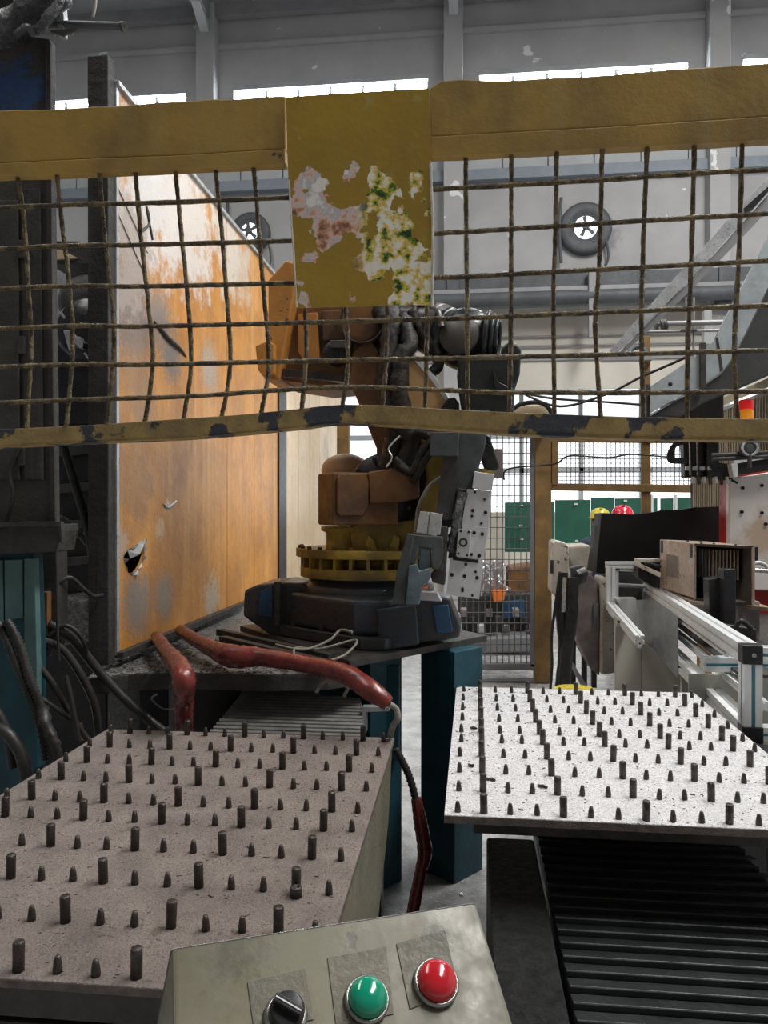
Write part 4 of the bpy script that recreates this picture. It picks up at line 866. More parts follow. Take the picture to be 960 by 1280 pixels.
hose('cable', [PZ(368, 822, 1.05), PZ(370, 810, 1.05), PZ(400, 811, 1.05), PZ(445, 800, 1.08), PZ(432, 818, 1.05), PZ(405, 828, 1.03)], .005, M['grey_cable'], 'thin pale cable curling in front of the robot base, lower one', 'cable', 'thin cables', 6)
hose('cable', [PZ(225, 884, .84), PZ(205, 886, .82), PZ(190, 874, .88), PZ(196, 868, .92)], .004, M['grey_cable'], 'short thin wire by the foot of the short red hose', 'cable', 'thin cables', 6)
hose('wire_bundle', [PZ(395, 866, .96), PZ(406, 852, 1.0), PZ(424, 850, 1.02), PZ(434, 860, 1.0), (PZ(430, 870, .95))], .006, M['grey_cable'], 'small tangle of wire on the round table edge above the grey bellows', 'cable', 'thin cables', 6)
# ------------------------------------------------------------------ left: column, machine, hoses
CY = 2.5
t = thing('machine_column', tuple(P(30, 600, CY)), 'tall dark oily machine column filling the left edge of the view', 'column')
slab('column_body', [(-60, 40), (20, 42), (62, 48), (64, 300), (66, 470), (68, 655), (-60, 655)], CY, .04, M['column_dark'], bevel=.006)
slab('edge_strip', [(56, 52), (63, 52), (66, 470), (69, 655), (62, 655), (60, 470)], CY - .012, .012, M['steel_post'], bevel=.002)
slab('door_panel', [(-50, 250), (22, 250), (24, 600), (-50, 600)], CY - .012, .012, M['column_dark'], bevel=.003)
slab('door_panel', [(26, 236), (50, 236), (54, 600), (30, 600)], CY - .010, .010, M['steel_post'], bevel=.003)
for y in (300, 420, 560): slab('hinge', [(22, y), (30, y), (30, y + 22), (22, y + 22)], CY - .02, .02, M['steel_dark'], bevel=.002)
MB().tube([P(24, 560, CY - .02), P(12, 590, CY - .03), P(16, 620, CY - .03), P(8, 652, CY - .02)], .008, 7, 6).build('cable', M['rubber'], t)
TY = 2.4
t = thing('teal_machine', tuple(P(20, 980, TY)), 'teal machine cabinet with a dark overhanging top at the left edge', 'machine')
slab('top_lid', [(-90, 657), (60, 656), (75, 655), (75, 664), (70, 690), (-90, 697)], TY, .12, M['steel_post'], bevel=.004)
slab('lid_lip', [(-90, 653), (76, 652), (77, 678), (74, 678), (73, 658), (-90, 660)], TY - .01, .02, M['steel_dark'], bevel=.001)
slab('cabinet_body', [(-90, 692), (42, 690), (46, 800), (46, 960), (20, 1010), (-90, 1010)], TY + .05, .06, M['teal'], bevel=.006)
slab('side_panel', [(-40, 700), (3, 700), (4, 778), (-40, 780)], TY + .03, .02, M['teal_grey'], bevel=.003)
slab('side_panel', [(5, 700), (28, 699), (29, 772), (6, 776)], TY + .03, .02, M['teal_grey'], bevel=.003)
slab('corner_post', [(30, 698), (43, 698), (46, 830), (46, 900), (30, 860)], TY + .025, .03, M['teal_grey'], bevel=.003)
slab('back_post', [(46, 690), (70, 686), (71, 800), (60, 822), (48, 818)], TY + .20, .08, M['steel_dark'], bevel=.004)
slab('brown_block', [(47, 740), (59, 740), (59, 795), (48, 795)], TY + .17, .03, M['robot_brown'], bevel=.003)
slab('pedestal', [(-90, 1005), (30, 1000), (50, 1300), (-90, 1300)], TY + .2, .4, M['steel_dark'])
def lh(pts, r, lab, rib=0, mat='rubber', jit=0, name='hose', cat='hose'):
    k_ = lambda Y: Y * 1.2 if Y < 2.1 else (Y * 1.12 if Y < 2.5 else Y)
    pts = [(x, y, k_(Y)) for x, y, Y in pts]; r *= k_(pts[0][2]) / pts[0][2] * 1.1
    return hose(name, [P(*p) for p in pts], r, M[mat], lab, cat, 'black hoses at the left machine', 9, 16 if rib else 7, rib, jit)
lh([(-10, 770, 1.93), (4, 790, 1.93), (20, 830, 1.92), (36, 868, 1.92), (50, 905, 1.92), (58, 950, 1.92)], .0105, 'ribbed black hose running down across the teal cabinet, the left one', .2)
lh([(8, 776, 1.93), (22, 800, 1.93), (36, 845, 1.92), (50, 880, 1.92), (58, 910, 1.92), (66, 950, 1.92)], .0115, 'ribbed black hose running down across the teal cabinet, the right one', .2)
lh([(52, 885, 1.9), (60, 912, 1.88), (68, 930, 1.88), (70, 965, 1.88)], .015, 'frayed black hose bundle ending beside the upper left pins', 0, 'rubber', .3)
lh([(-20, 905, 1.86), (6, 915, 1.86), (24, 938, 1.86), (32, 965, 1.86), (34, 990, 1.86)], .016, 'thick black hose arching at the bottom of the teal cabinet')
lh([(-20, 880, 1.88), (-4, 890, 1.88), (10, 920, 1.88), (16, 960, 1.88)], .012, 'black hose inside the arch of the thick one, left edge')
lh([(60, 780, 2.3), (88, 796, 2.35), (118, 832, 2.4), (150, 868, 2.42), (186, 900, 2.44), (205, 914, 2.44)], .0155, 'long smooth black hose slanting down to the corner of the left plate')
lh([(52, 800, 2.25), (78, 812, 2.3), (100, 842, 2.32), (118, 880, 2.34), (124, 925, 2.36)], .013, 'black hose curving down left of the long slanting one')
lh([(48, 832, 2.2), (64, 852, 2.22), (80, 880, 2.25), (92, 900, 2.28), (110, 925, 2.3)], .009, 'thin straight black hose under the two curved ones')
lh([(52, 874, 2.2), (70, 886, 2.22), (86, 898, 2.25)], .008, 'short thin rod crossing low behind the frayed bundle')
lh([(60, 795, 2.3), (80, 782, 2.32), (96, 790, 2.34), (106, 806, 2.36), (108, 822, 2.38)], .007, 'thin black cable arching left of the panel post')
lh([(82, 845, 2.5), (88, 870, 2.5), (94, 900, 2.5), (98, 925, 2.5)], .008, 'thin upright cable in the dark below the round table')
lh([(60, 740, 2.6), (85, 722, 2.65), (104, 736, 2.7), (116, 745, 2.75), (128, 744, 2.8)], .008, 'thin grey cable bending in the dark left of the panel post')
lh([(70, 690, 2.3), (71, 740, 2.28), (72, 790, 2.27), (74, 826, 2.27)], .0045, 'thin wire hanging straight down from the cabinet lid')
lh([(80, 560, 3.3), (95, 610, 3.3), (108, 655, 3.3), (116, 700, 3.3)], .018, 'dusty hose hanging inside the dark machine behind the column')
lh([(58, 640, 3.3), (80, 650, 3.3), (100, 668, 3.3), (110, 680, 3.3)], .014, 'dusty hose crossing inside the dark machine behind the column')
o = MB().tube([P(98, 905, 2.75), P(104, 925, 2.75)], .014, 8, 3).build('brass_fitting', M['robot_yellow']); tg(o, 'dull yellow hose fitting left of the left plate corner', 'fitting')
# foil wrapped hoses and pipe at the top left
t = thing('wrapped_pipe_bundle', tuple(P(30, 60, 2.520)), 'bundle of crumpled foil wrapped pipes at the top left corner on the column', 'pipes')
MB().tube([P(-40, 60, 2.520), P(5, 40, 2.496), P(40, 15, 2.460), P(75, -15, 2.436)], .054, 12, 7, jit=.12).build('wrapped_pipe', M['foil'], t)
MB().tube([P(-40, 15, 2.580), P(10, 5, 2.580), P(45, -15, 2.580)], .066, 12, 7, jit=.1).build('wrapped_pipe', M['rubber'], t)
MB().tube([P(20, 44, 2.436), P(34, 34, 2.400), P(42, 44, 2.424)], .012, 8, 6).build('elbow', M['foil'], t)
MB().tube([P(45, 40, 2.424), P(60, 22, 2.400), P(72, 5, 2.400), P(80, -20, 2.400)], .016, 8, 6, jit=.2).build('torn_lagging', M['foil'], t)
t = thing('rod_bracket', tuple(P(100, 33, 2.496)), 'dark pipe on a small bracket pointing right at the top left corner', 'pipe')
MB().cyl(P(50, 30, 2.520), P(153, 33, 2.472), .0126, n=14).build('rod', M['beam_dark'], t)
MB().cyl(P(152, 33, 2.476), P(156, 33, 2.470), .015, n=14).build('rod_tip', M['steel_post'], t)
MB().prism(px_poly([(71, -12), (76, -12), (80, 20), (79, 43), (73, 44), (71, 20)], 2.496), (0, .03, 0)).build('bracket', M['channel'], t, bevel=.002)
MB().prism(px_poly([(62, 38), (95, 35), (78, 44), (70, 42)], 2.46), (0, .01, 0)).build('gusset', M['steel_dark'], t)
o = MB().tube([P(120, -8, 3.0), P(119, 8, 3.0), P(116, 21, 3.0)], .006, 6, 4).build('cable_end', M['grey_cable']); tg(o, 'short cable end hanging from above at the top left', 'cable')
# dark machine between the column and the orange panel
t = thing('dark_machine', tuple(P(95, 800, 3.6)), 'black greasy machine with a big motor between the left column and the panel post', 'machine')
slab('frame', [(40, 520), (130, 520), (134, 780), (134, 1040), (40, 1040)], 3.75, .4, M['black'], bevel=.01)
slab('upper_body', [(58, 415), (128, 405), (130, 530), (50, 530)], 3.7, .4, M['black'], bevel=.01)
slab('hood', [(50, 301), (98, 301), (104, 308), (118, 296), (124, 300), (124, 330), (60, 330), (50, 316)], 3.6, .25, M['steel_dark'], bevel=.004)
slab('hood_plate', [(66, 312), (76, 312), (96, 322), (70, 324)], 3.58, .02, M['pale_panel'], bevel=.001)
slab('back_plate', [(62, 322), (120, 321), (119, 420), (62, 420)], 3.9, .03, M['channel'], bevel=.002)
mo = P(88, 372, 3.55)
MB().lathe(mo + V((.02, .22, -.02)), V((.25, -1, .12)), [(.14, 0), (.145, .16), (.12, .19), (.05, .21), (.0005, .21)], 28).build('motor', M['steel_dark'], t)
mo = P(96, 410, 3.5)
MB().lathe(mo + V((.02, .22, -.02)), V((.1, -1, .12)), [(.15, 0), (.155, .2), (.13, .23), (.0005, .23)], 28).build('motor_housing', M['wrist_black'], t)
slab('white_clamp', [(79, 413), (88, 413), (93, 420), (100, 421), (106, 432), (100, 436), (94, 430), (92, 437), (86, 438)], 3.3, .03, M['white_plate'], bevel=.002)
MB().cyl(P(104, 432, 3.28), P(118, 434, 3.3), .015, n=12).build('rod', M['hole'], t)
for a, b in (((76, 390), (81, 398)), ((106, 441), (116, 455)), ((101, 404), (104, 407))): MB().tube([P(*a, 3.29), P(*b, 3.29)], .006, 6, 3).build('bright_pin', M['silver'], t)
for k in range(5): slab('machine_rib', [(64, 560 + k * 46), (126, 556 + k * 46), (126, 566 + k * 46), (64, 572 + k * 46)], 3.70, .05, M['steel_dark'], bevel=.004)
slab('heap', [(60, 760), (75, 745), (100, 750), (124, 742), (130, 800), (60, 810)], 3.4, .3, M['table_top'], bevel=.02)
o = MB().bb((-2.6, 4.6, 0), (-1.55, 5.2, 2.05)).build('machine_block', M['black'], bevel=.02); tg(o, 'tall black cabinet in the shade far behind the left machine', 'cabinet')

# ------------------------------------------------------------------ far yellow fence with its mesh gate
FF = 7.2
t = thing('far_fence', tuple(P(700, 840, FF)), 'distant yellow post and mesh guard fence with a narrow mesh gate', 'fence')
def fbar(name, pts, mat='far_yellow', Y=FF, d=.08): return slab(name, pts, Y, d, M[mat], bevel=.004)
fbar('post', [(669, 540), (689, 540), (690, 853), (668, 853)], d=.16)
fbar('post', [(421, 520), (436, 520), (436, 853), (421, 853)])
fbar('post', [(803, 420), (813, 420), (815, 850), (803, 850)], Y=FF + .02)
fbar('post', [(872, 545), (886, 545), (890, 850), (874, 850)])
fbar('top_bar', [(686, 545), (900, 547), (900, 554), (686, 552)])
fbar('middle_bar', [(689, 604), (888, 606), (888, 616), (689, 613)])
fbar('inner_post', [(690, 552), (697, 552), (697, 606), (690, 606)], Y=FF - .01)
fbar('gate_frame', [(576, 830), (668, 830), (668, 838), (576, 838)], 'frame_dark')
fbar('gate_frame', [(663, 545), (668, 545), (668, 834), (663, 834)], 'frame_dark')
fbar('lower_bar', [(570, 851), (668, 850), (668, 862), (570, 862)], 'frame_dark')
m = MB()
def mesh(x0, x1, y0, y1, nx, ny, Y, r=.006):
    for k in range(nx + 1): x = x0 + (x1 - x0) * k / nx; m.cyl(P(x, y0, Y), P(x, y1, Y), r, n=4, caps=False)
    for k in range(ny + 1): y = y0 + (y1 - y0) * k / ny; m.cyl(P(x0, y, Y - .006), P(x1, y, Y - .006), r, n=4, caps=False)
mesh(576, 666, 540, 832, 12, 22, FF + .03, .0055)
m.build('gate_mesh', M['far_wire'], t, kind='stuff'); m = MB()
mesh(697, 803, 552, 606, 19, 10, FF + .03, .0045); mesh(815, 872, 552, 606, 10, 10, FF + .03, .0045)
m.build('upper_mesh', M['far_wire'], t, kind='stuff')
o = MB().tube([P(630, 600, FF - .05), P(636, 586, FF - .05), P(692, 580, FF - .05), P(712, 570, FF - .05), P(760, 572, FF - .05), P(790, 568, FF - .05), P(842, 572, FF - .05)], .008, 6, 8).build('cable', M['rubber'])
tg(o, 'thin dark cable strung wavily along the far fence top', 'cable')
t = thing('hanging_lamp_bar', tuple(P(785, 446, FF)), 'dark cross bar on top of the far yellow post under the diagonal channel', 'bar')
slab('bar', [(753, 444), (816, 442), (816, 450), (753, 451)], FF - .05, .1, M['beam_mid'], bevel=.004)
MB().tube([P(786, 442, FF - .02), P(790, 436, FF), P(800, 434, FF), P(808, 442, FF)], .025, 8, 5).build('hook', M['beam_dark'], t)
for nm, pts, lb in (('cable', [(650, 490, 6.6), (700, 508, 6.6), (760, 492, 6.6), (800, 472, 6.5), (850, 450, 6.4), (900, 425, 6.2)], 'thin black overhead cable rising from the wrist to the chute'),
                ('cable', [(640, 488, 7.0), (690, 498, 7.0), (750, 502, 7.0), (803, 506, 7.1)], 'thin black overhead cable running level to the far post')):
    hose(nm, [P(*p) for p in pts], .011, M['rubber'], lb, 'cable', n=6)
o = MB().prism(px_poly([(640, 512), (650, 505), (672, 504), (686, 506), (692, 516), (690, 530), (640, 530)], 6.9), (0, .3, 0)).build('lamp_housing', M['cream'], bevel=.02)
tg(o, 'tan lamp housing with a dark rim just above the bent rail, right of the wrist', 'lamp')
o = MB().tube([P(640, 512, 6.85), P(652, 505, 6.85), (P(672, 503, 6.85)), P(684, 508, 6.85), P(690, 518, 6.85)], .02, 8, 5).build('dark_rim', M['black'], o)

# green partition and the machines beyond the gate
t = thing('green_partition', tuple(P(735, 690, 10)), 'dark green sheet partition wall beyond the far fence', 'partition')
for (x0, x1, y0, y1) in ((631, 664, 628, 690), (665, 693, 628, 690), (694, 738, 625, 690), (739, 768, 622, 690), (769, 802, 623, 690), (816, 822, 623, 690), (826, 842, 623, 690), (846, 870, 622, 690)):
    slab('green_panel', [(x0, y0), (x1, y0 - .5), (x1, y1), (x0, y1)], 10, .04, M['green'], bevel=.004)
for x in (804, 814, 844): slab('white_post', [(x, 618), (x + 3, 618), (x + 3, 690), (x, 690)], 9.97, .05, M['alu'])
for (x, y) in ((650, 631), (718, 629), (719, 675), (650, 673), (780, 625), (649, 656)): slab('rivet_plate', [(x, y), (x + 4, y), (x + 4, y + 2), (x, y + 2)], 9.98, .01, M['alu'], bevel=0)
t = thing('far_machine', tuple(P(620, 790, 9)), 'cluttered dark machine with bright pipes seen through the mesh gate', 'machine')
slab('machine_bed', [(572, 745), (668, 740), (668, 795), (572, 800)], 9, .8, M['steel_dark'], bevel=.03)
slab('machine_body', [(585, 700), (628, 700), (632, 748), (580, 748)], 9.2, .6, M['grey_dirty'], bevel=.03)
slab('machine_head', [(636, 710), (667, 706), (668, 745), (634, 745)], 9.1, .6, M['robot_brown'], bevel=.03)
slab('blue_box', [(628, 752), (655, 750), (656, 772), (628, 774)], 8.95, .3, M['blue'], bevel=.01)
slab('orange_cover', [(615, 738), (632, 738), (630, 752), (617, 753)], 8.8, .15, M['orange_thing'], bevel=.02)
slab('pallet', [(575, 800), (668, 795), (668, 815), (575, 818)], 8.6, .6, M['frame_dark'], bevel=.02)
for k in range(16):
    x = random.uniform(598, 634); y = random.uniform(700, 738)
    MB().tube([P(x, y, 8.9), P(x + random.uniform(-8, 8), y + random.uniform(-6, 8), 8.85), P(x + random.uniform(-8, 8), y + random.uniform(2, 14), 8.9)], .014, 6, 4).build('bright_pipe', M['silver'], t)
for k in range(9):
    x = 575 + k * 11; y = 762 + (k % 3) * 10
    slab('part_bin', [(x, y), (x + 8, y), (x + 8, y + 9), (x, y + 9)], 8.7 + (k % 2) * .2, .2, M[('grey_dirty', 'steel_post', 'frame_grey')[k % 3]], bevel=.004)
slab('beige_cabinet', [(600, 640), (630, 640), (631, 705), (600, 705)], 9.6, .4, M['beige_panel'], bevel=.01)

# ------------------------------------------------------------------ two workers behind the black sheet
def person(name, hx, hy, Y, hat, cloth, label):
    hc = P(hx, hy, Y); H = hc.z + .04     # hat centre
    t = thing(name, (hc.x, Y, 0), label, 'person')
    gx = hc.x; top = hc.z - .02
    J = {'pelvis': (0, 0, top - .74, .15), 'waist': (0, 0, top - .60, .135), 'chest': (0, 0, top - .38, .16), 'neckb': (0, 0, top - .22, .075), 'neck': (0, 0, top - .17, .055)}
    V_, E_, R_ = [], [], []
    def add(p, r, par=None):
        V_.append((gx + p[0], Y + p[1], p[2])); R_.append(r)
        if par is not None: E_.append((par, len(V_) - 1))
        return len(V_) - 1
    pl = add(J['pelvis'][:3], .14); w = add(J['waist'][:3], .13, pl); c = add(J['chest'][:3], .15, w); nb_ = add(J['neckb'][:3], .07, c); add(J['neck'][:3], .055, nb_)
    hands = []
    for s in (-1, 1):
        k = add((s * .10, 0, top - .80), .095, pl); k = add((s * .11, -.02, max(.5, (top - .8) * .52)), .07, k); k = add((s * .11, .02, .10), .05, k); add((s * .12, -.14, .05), .045, k)
        a = add((s * .18, 0, top - .27), .07, c); a = add((s * .25, -.02, top - .52), .05, a); a = add((s * .20, -.20, top - .68), .04, a); hands.append((s * .17, -.27, top - .66))
    me = bpy.data.meshes.new('body'); me.from_pydata(V_, E_, []); o = bpy.data.objects.new('body', me); COL.objects.link(o); ORG[o.name] = V((0, 0, 0))
    sk = o.modifiers.new('skin', 'SKIN'); sk.use_smooth_shade = True
    for i, r in enumerate(R_): me.skin_vertices[0].data[i].radius = (r, r * .85)
    me.skin_vertices[0].data[0].use_root = True
    sb = o.modifiers.new('sub', 'SUBSURF'); sb.levels = 1; sb.render_levels = 1
    me.materials.append(cloth); me.transform(Matrix.Translation(-ORG[t.name])); o.parent = t; ORG[o.name] = ORG[t.name]
    hd = MB().ell((gx, Y, top - .07), (.078, .095, .115), 18, 12)
    hd.ell((gx, Y - .098, top - .085), (.014, .02, .022), 8, 6)
    for s in (-1, 1): hd.ell((gx + s * .08, Y, top - .08), (.012, .022, .032), 8, 6)
    hd.build('head', M['skin'], t)
    for s in (-1, 1): MB().ell((gx + s * .032, Y - .088, top - .06), (.012, .008, .007), 8, 6).build('eye', M['hole'], t)
    MB().ell((gx, Y - .088, top - .125), (.025, .008, .006), 8, 6).build('mouth', M['beacon_red'] if False else M['robot_brown'], t)
    MB().ell((gx, Y + .025, top - .045), (.084, .085, .10), 14, 10).build('hair', M['hair'], t)
    m = MB(); n = 20
    prof = [(.126, -.012), (.128, 0), (.118, .01), (.112, .045), (.09, .085), (.05, .11), (.0005, .118)]
    m.lathe((gx, Y, top - .02), (0, 0, 1), prof, 24); m.ell((gx, Y - .10, top - .018), (.075, .06, .008), 14, 6); m.box((gx, Y, top + .09), (.02, .16, .02))
    m.build('hard_hat', hat, t)
    for s, (x, y, z) in zip((-1, 1), hands):
        hm_ = MB(); hm_.ell((gx + x, Y + y, z), (.022, .045, .035), 10, 8)
        for q in range(4): hm_.tube([(gx + x, Y + y - .03, z - .022 + q * .015), (gx + x - s * .005, Y + y - .065, z - .02 + q * .015), (gx + x - s * .02, Y + y - .085, z - .022 + q * .014)], .008, 6, 3)
        hm_.tube([(gx + x, Y + y + .01, z + .03), (gx + x - s * .02, Y + y - .03, z + .045), (gx + x - s * .03, Y + y - .05, z + .035)], .009, 6, 3)
        hm_.build('hand', M['skin'], t)
person('person', 778, 640, 8.6, M['hat_red'], M['work_grey'], 'person in a red hard hat, mostly hidden behind the black cover sheet')
person('person', 750, 643, 9.1, M['hat_yellow'], M['work_blue'], 'person in a yellow hard hat at the left end of the black cover sheet')

# ------------------------------------------------------------------ right: white press, black sheet, hoses
t = thing('white_machine', tuple(P(720, 850, 5.9)), 'dirty white machine with rounded covers beside the far fence post', 'machine')
slab('end_cover', [(690, 678), (694, 675), (706, 678), (711, 684), (712, 752), (703, 756), (689, 740)], 6.5, .3, M['white_dirty'], bevel=.02)
slab('top_cover', [(704, 682), (738, 681), (738, 730), (716, 712), (710, 700)], 6.6, .4, M['white_dirty'], bevel=.02)
slab('end_window', [(688, 700), (692, 700), (692, 717), (688, 717)], 6.48, .02, M['steel_dark'], bevel=.003)
slab('side_cover', [(716, 735), (721, 716), (735, 714), (746, 726), (750, 748), (750, 846), (738, 836), (720, 800)], 5.6, .35, M['grey_dirty'], bevel=.02)
slab('front_cover', [(751, 722), (763, 724), (770, 742), (770, 842), (751, 844)], 5.55, .3, M['white_dirty'], bevel=.02)
slab('slot_plate', [(742, 755), (749, 755), (749, 790), (742, 788)], 5.58, .02, M['frame_dark'], bevel=.003)
slab('skirt', [(712, 752), (722, 760), (721, 796), (712, 785)], 5.9, .05, M['white_dirty'], bevel=.005)
for x in (714, 728, 740): slab('leg', [(x, 785), (x + 6, 790), (x + 6, 860), (x, 860)], 5.8, .06, M['steel_dark'], bevel=.003)
slab('foot_rail', [(708, 822), (714, 824), (740, 868), (732, 868)], 5.5, .06, M['frame_grey'], bevel=.003)
slab('coupling', [(713, 710), (728, 706), (736, 716), (732, 728), (716, 734)], 5.45, .1, M['grey_tool'], bevel=.008)
MB().cyl(P(722, 716, 5.42), P(732, 712, 5.42), .02, n=10).build('fitting', M['silver'], t)
for k, (a, r) in enumerate((([(704, 715, 5.4), (700, 760, 5.4), (704, 810, 5.4), (699, 866, 5.4)], .035), ([(716, 722, 5.38), (714, 770, 5.38), (708, 820, 5.38), (705, 866, 5.38)], .045), ([(700, 716, 5.35), (690, 790, 5.35), (690, 830, 5.35), (688, 862, 5.35)], .010))):
    o = MB().tube([P(*p) for p in a], r, 10, 6, jit=.06).build('hose', M['rubber']); tg(o, ('thick black hose hanging just right of the far fence post', 'thickest black hose against the white machine', 'thin black cable hanging in front of the far fence post')[k], 'hose', 'hoses by the white machine')
MB().cyl(P(706, 722, 5.3), P(704, 765, 5.3), .012, n=8).build('bright_rod', M['silver'], t)
m = MB(); top = [(744, 642), (752, 641), (790, 643), (812, 641), (830, 637), (850, 637), (870, 634), (908, 633)]; bot = [(734, 713), (745, 716), (790, 722), (812, 724), (830, 724), (850, 722), (870, 724), (908, 724)]
n = len(top); q = []
for k, ((a, b), (c, d)) in enumerate(zip(top, bot)):
    yo = 6.0 + (.04 if k % 2 else 0) + (.2 if k == 0 else 0)
    q += [P(a, b, yo), P(c, d, yo + .03), P(c, d, yo + .03) + V((0, .03, 0)), P(a, b, yo) + V((0, .03, 0))]
fs = [(k * 4 + j, k * 4 + (j + 1) % 4, k * 4 + 4 + (j + 1) % 4, k * 4 + 4 + j) for k in range(n - 1) for j in range(4)] + [(0, 1, 2, 3), (4 * n - 4, 4 * n - 3, 4 * n - 2, 4 * n - 1)]
o = m.add(q, fs, True).build('cover_sheet', M['black_sheet'], bevel=.004); tg(o, 'large black flexible cover sheet standing behind the aluminium frame', 'sheet')
o = MB().cyl(P(718, 864, 3.9), P(718, 861, 3.9), .10, n=24).build('yellow_lid', M['hat_yellow']); tg(o, 'yellow-green round lid just behind the back edge of the bright plate', 'lid')
o2 = MB().cyl(V((P(718, 861, 3.9).x, 3.9, 0)), P(718, 864, 3.9), .09, n=20).build('drum', M['steel_dark']); tg(o2, 'dark drum under the yellow round lid behind the bright plate', 'drum')

# aluminium profile bench
FA = P(793, 721, 6.3); FA.z = 1.06
FA = PZ(793, 722, 1.06); NA = P(939, 815, 3.0); NA.z = 1.06; NA = PZ(938, 817, 1.06)
t = thing('profile_bench', (NA.x, NA.y, 0), 'aluminium profile bench frame with a grey hanging sheet and turquoise strips', 'bench')
def prof(a, b, s, name='profile', strip=False, up=(0, 0, 1)):
    a = V(a); b = V(b); d = (b - a); L = d.length; y = d.normalized(); x = y.cross(V(up))
    if x.length < 1e-4: x = V((1, 0, 0))
    x.normalize(); z = x.cross(y); h = s / 2; sl = s * .11; dp = s * .16; q = []
    sec = [(-h, -h), (-sl, -h), (-sl, -h + dp), (sl, -h + dp), (sl, -h), (h, -h), (h, -sl), (h - dp, -sl), (h - dp, sl), (h, sl), (h, h), (sl, h), (sl, h - dp), (-sl, h - dp), (-sl, h), (-h, h), (-h, sl), (-h + dp, sl), (-h + dp, -sl), (-h, -sl)]
    o = MB().prism([a + x * u + z * v for u, v in sec], y * L).build(name, M['alu'], t)
    if strip:
        for ax, oth in ((x, z), (z, x)):
            for sg_ in (-1, 1):
                c = (a + b) / 2 + ax * sg_ * (h - dp + .0012); MB().box(c, (sl * 1.9 if ax is not x else .002, L * .98, .002 if ax is not x else sl * 1.9), Matrix((x, y, z)).transposed()).build('slot_strip', M['alu_strip'], o)
    return o
s = .068
prof(FA, NA, s, strip=False)
dR = (NA - FA).normalized(); sd_ = V((dR.y, -dR.x, 0)); sd_ = sd_ if sd_.x > 0 else -sd_
prof(FA + V((0, 0, -.05)) - sd_ * .0, NA + V((0, 0, -.05)) - dR * .3, s * .55)
MB().box(NA + dR * .0, (s * 1.05, s * 1.05, s * 1.05), Matrix((sd_, dR, V((0, 0, 1)))).transposed()).build('corner_joint', M['black'], t, bevel=.004)
MB().cyl(NA + V((0, -s * .53, 0)), NA + V((0, -s * .58, 0)), .009, n=10).build('screw', M['chrome'], t)
prof(NA - V((0, 0, .03)), V((NA.x, NA.y, .0)), s * .95, strip=True)
zl_ = P(939, 916, NA.y).z
MB().box(V((NA.x, NA.y, zl_)), (s * 1.1, s * 1.1, s * .9), Matrix((sd_, dR, V((0, 0, 1)))).transposed()).build('corner_joint', M['black'], t, bevel=.004)
lowF = FA + V((0, 0, zl_ - NA.z)); lowN = V((NA.x, NA.y, zl_))
prof(lowF, lowN, s); prof(lowF + V((0, 0, .10)) + sd_ * .05, lowN + V((0, 0, .10)) + sd_ * .05, s * .5)
prof(NA, NA + V((1.3, .05, 0)), s * .8, strip=True); prof(lowN, lowN + V((1.3, .05, 0)), s * .8, strip=True)
c1 = PZ(860, 829, .92); prof(c1 + V((.06, 0, 0)), c1 + V((1.2, .05, 0)), s * .9, strip=True)
for kk, b_ in enumerate((lowF, )): prof(V((b_.x, b_.y, 0)), V((b_.x, b_.y, FA.z)), s * .9)
def onr(px):   # place on the top rail seen at image column px
    best = min(range(401), key=lambda k: abs((lambda d: 480 + FPX * d.dot(_r) / d.dot(_f) - px)(FA + (NA - FA) * (k / 400) - O)))
    return FA + (NA - FA) * (best / 400)
a, b = onr(795), onr(857); hh = .50
def ztop(px, py): return None
g0 = P(790, 780, a.y).z; g1 = P(853, 848, b.y).z
MB().prism([a + V((0, 0, -.03)) - sd_ * .036, b + V((0, 0, -.03)) - sd_ * .036, V((b.x, b.y, g1)) - sd_ * .036, V((a.x, a.y, g0)) - sd_ * .036], -sd_ * .004).build('grey_sheet', M['grey_sheet'], t, bevel=.0008)
MB().prism([c1 + V((.02, .06, -.06)), c1 + V((1.2, .1, -.06)), c1 + V((1.2, .1, -.7)), c1 + V((.02, .06, -.7))], (0, .01, 0)).build('back_panel', M['beige_panel'], t, bevel=.001)
MB().prism([NA + dR * -.35 + sd_ * .05 + V((0, 0, -.16)), NA + dR * -.35 + sd_ * 1.3 + V((0, 0, -.16)), FA + sd_ * 1.3 + V((0, 0, -.16)), FA + sd_ * .05 + V((0, 0, -.16))], (0, 0, .012)).build('shelf', M['steel_dark'], t, bevel=.001)
# far bench behind with its window frame and beige doors
BY = 5.3
t = thing('aluminium_cabinet', tuple(P(790, 860, BY)), 'smaller aluminium frame cabinet with beige doors behind the hanging sheet', 'cabinet')
s2 = .05
def q(px, py, Y=BY): return P(px, py, Y)
prof(q(757, 706), q(800, 706), .045); prof(q(763, 708), q(763, 756), .055); prof(q(771, 712), q(771, 752), .02); prof(q(775, 711), q(800, 712), .03)
slab('inner_back', [(772, 712), (812, 712), (812, 750), (772, 750)], BY + .3, .02, M['steel_dark'])
slab('inner_shelf', [(770, 730), (810, 732), (810, 736), (770, 734)], BY + .1, .1, M['beam_mid'])
za_ = PZ(760, 756, .96)
prof(q(762, 756), P(800, 800, 4.45), .05); prof(q(762, 764), P(800, 808, 4.45), .02)
slab('top_plate', [(770, 748), (795, 748), (795, 782), (782, 770)], BY - .1, .1, M['alu'], bevel=.002)
slab('cabinet_door', [(769, 770), (802, 800), (802, 865), (769, 865)], BY - .44, .03, M['beige_panel'], bevel=.003)
slab('added_gap_backing', [(771, 772), (852, 846), (930, 905), (930, 950), (771, 950)], BY + .05, .03, M['steel_dark'])  # dark slab added to stop light showing through the door gap
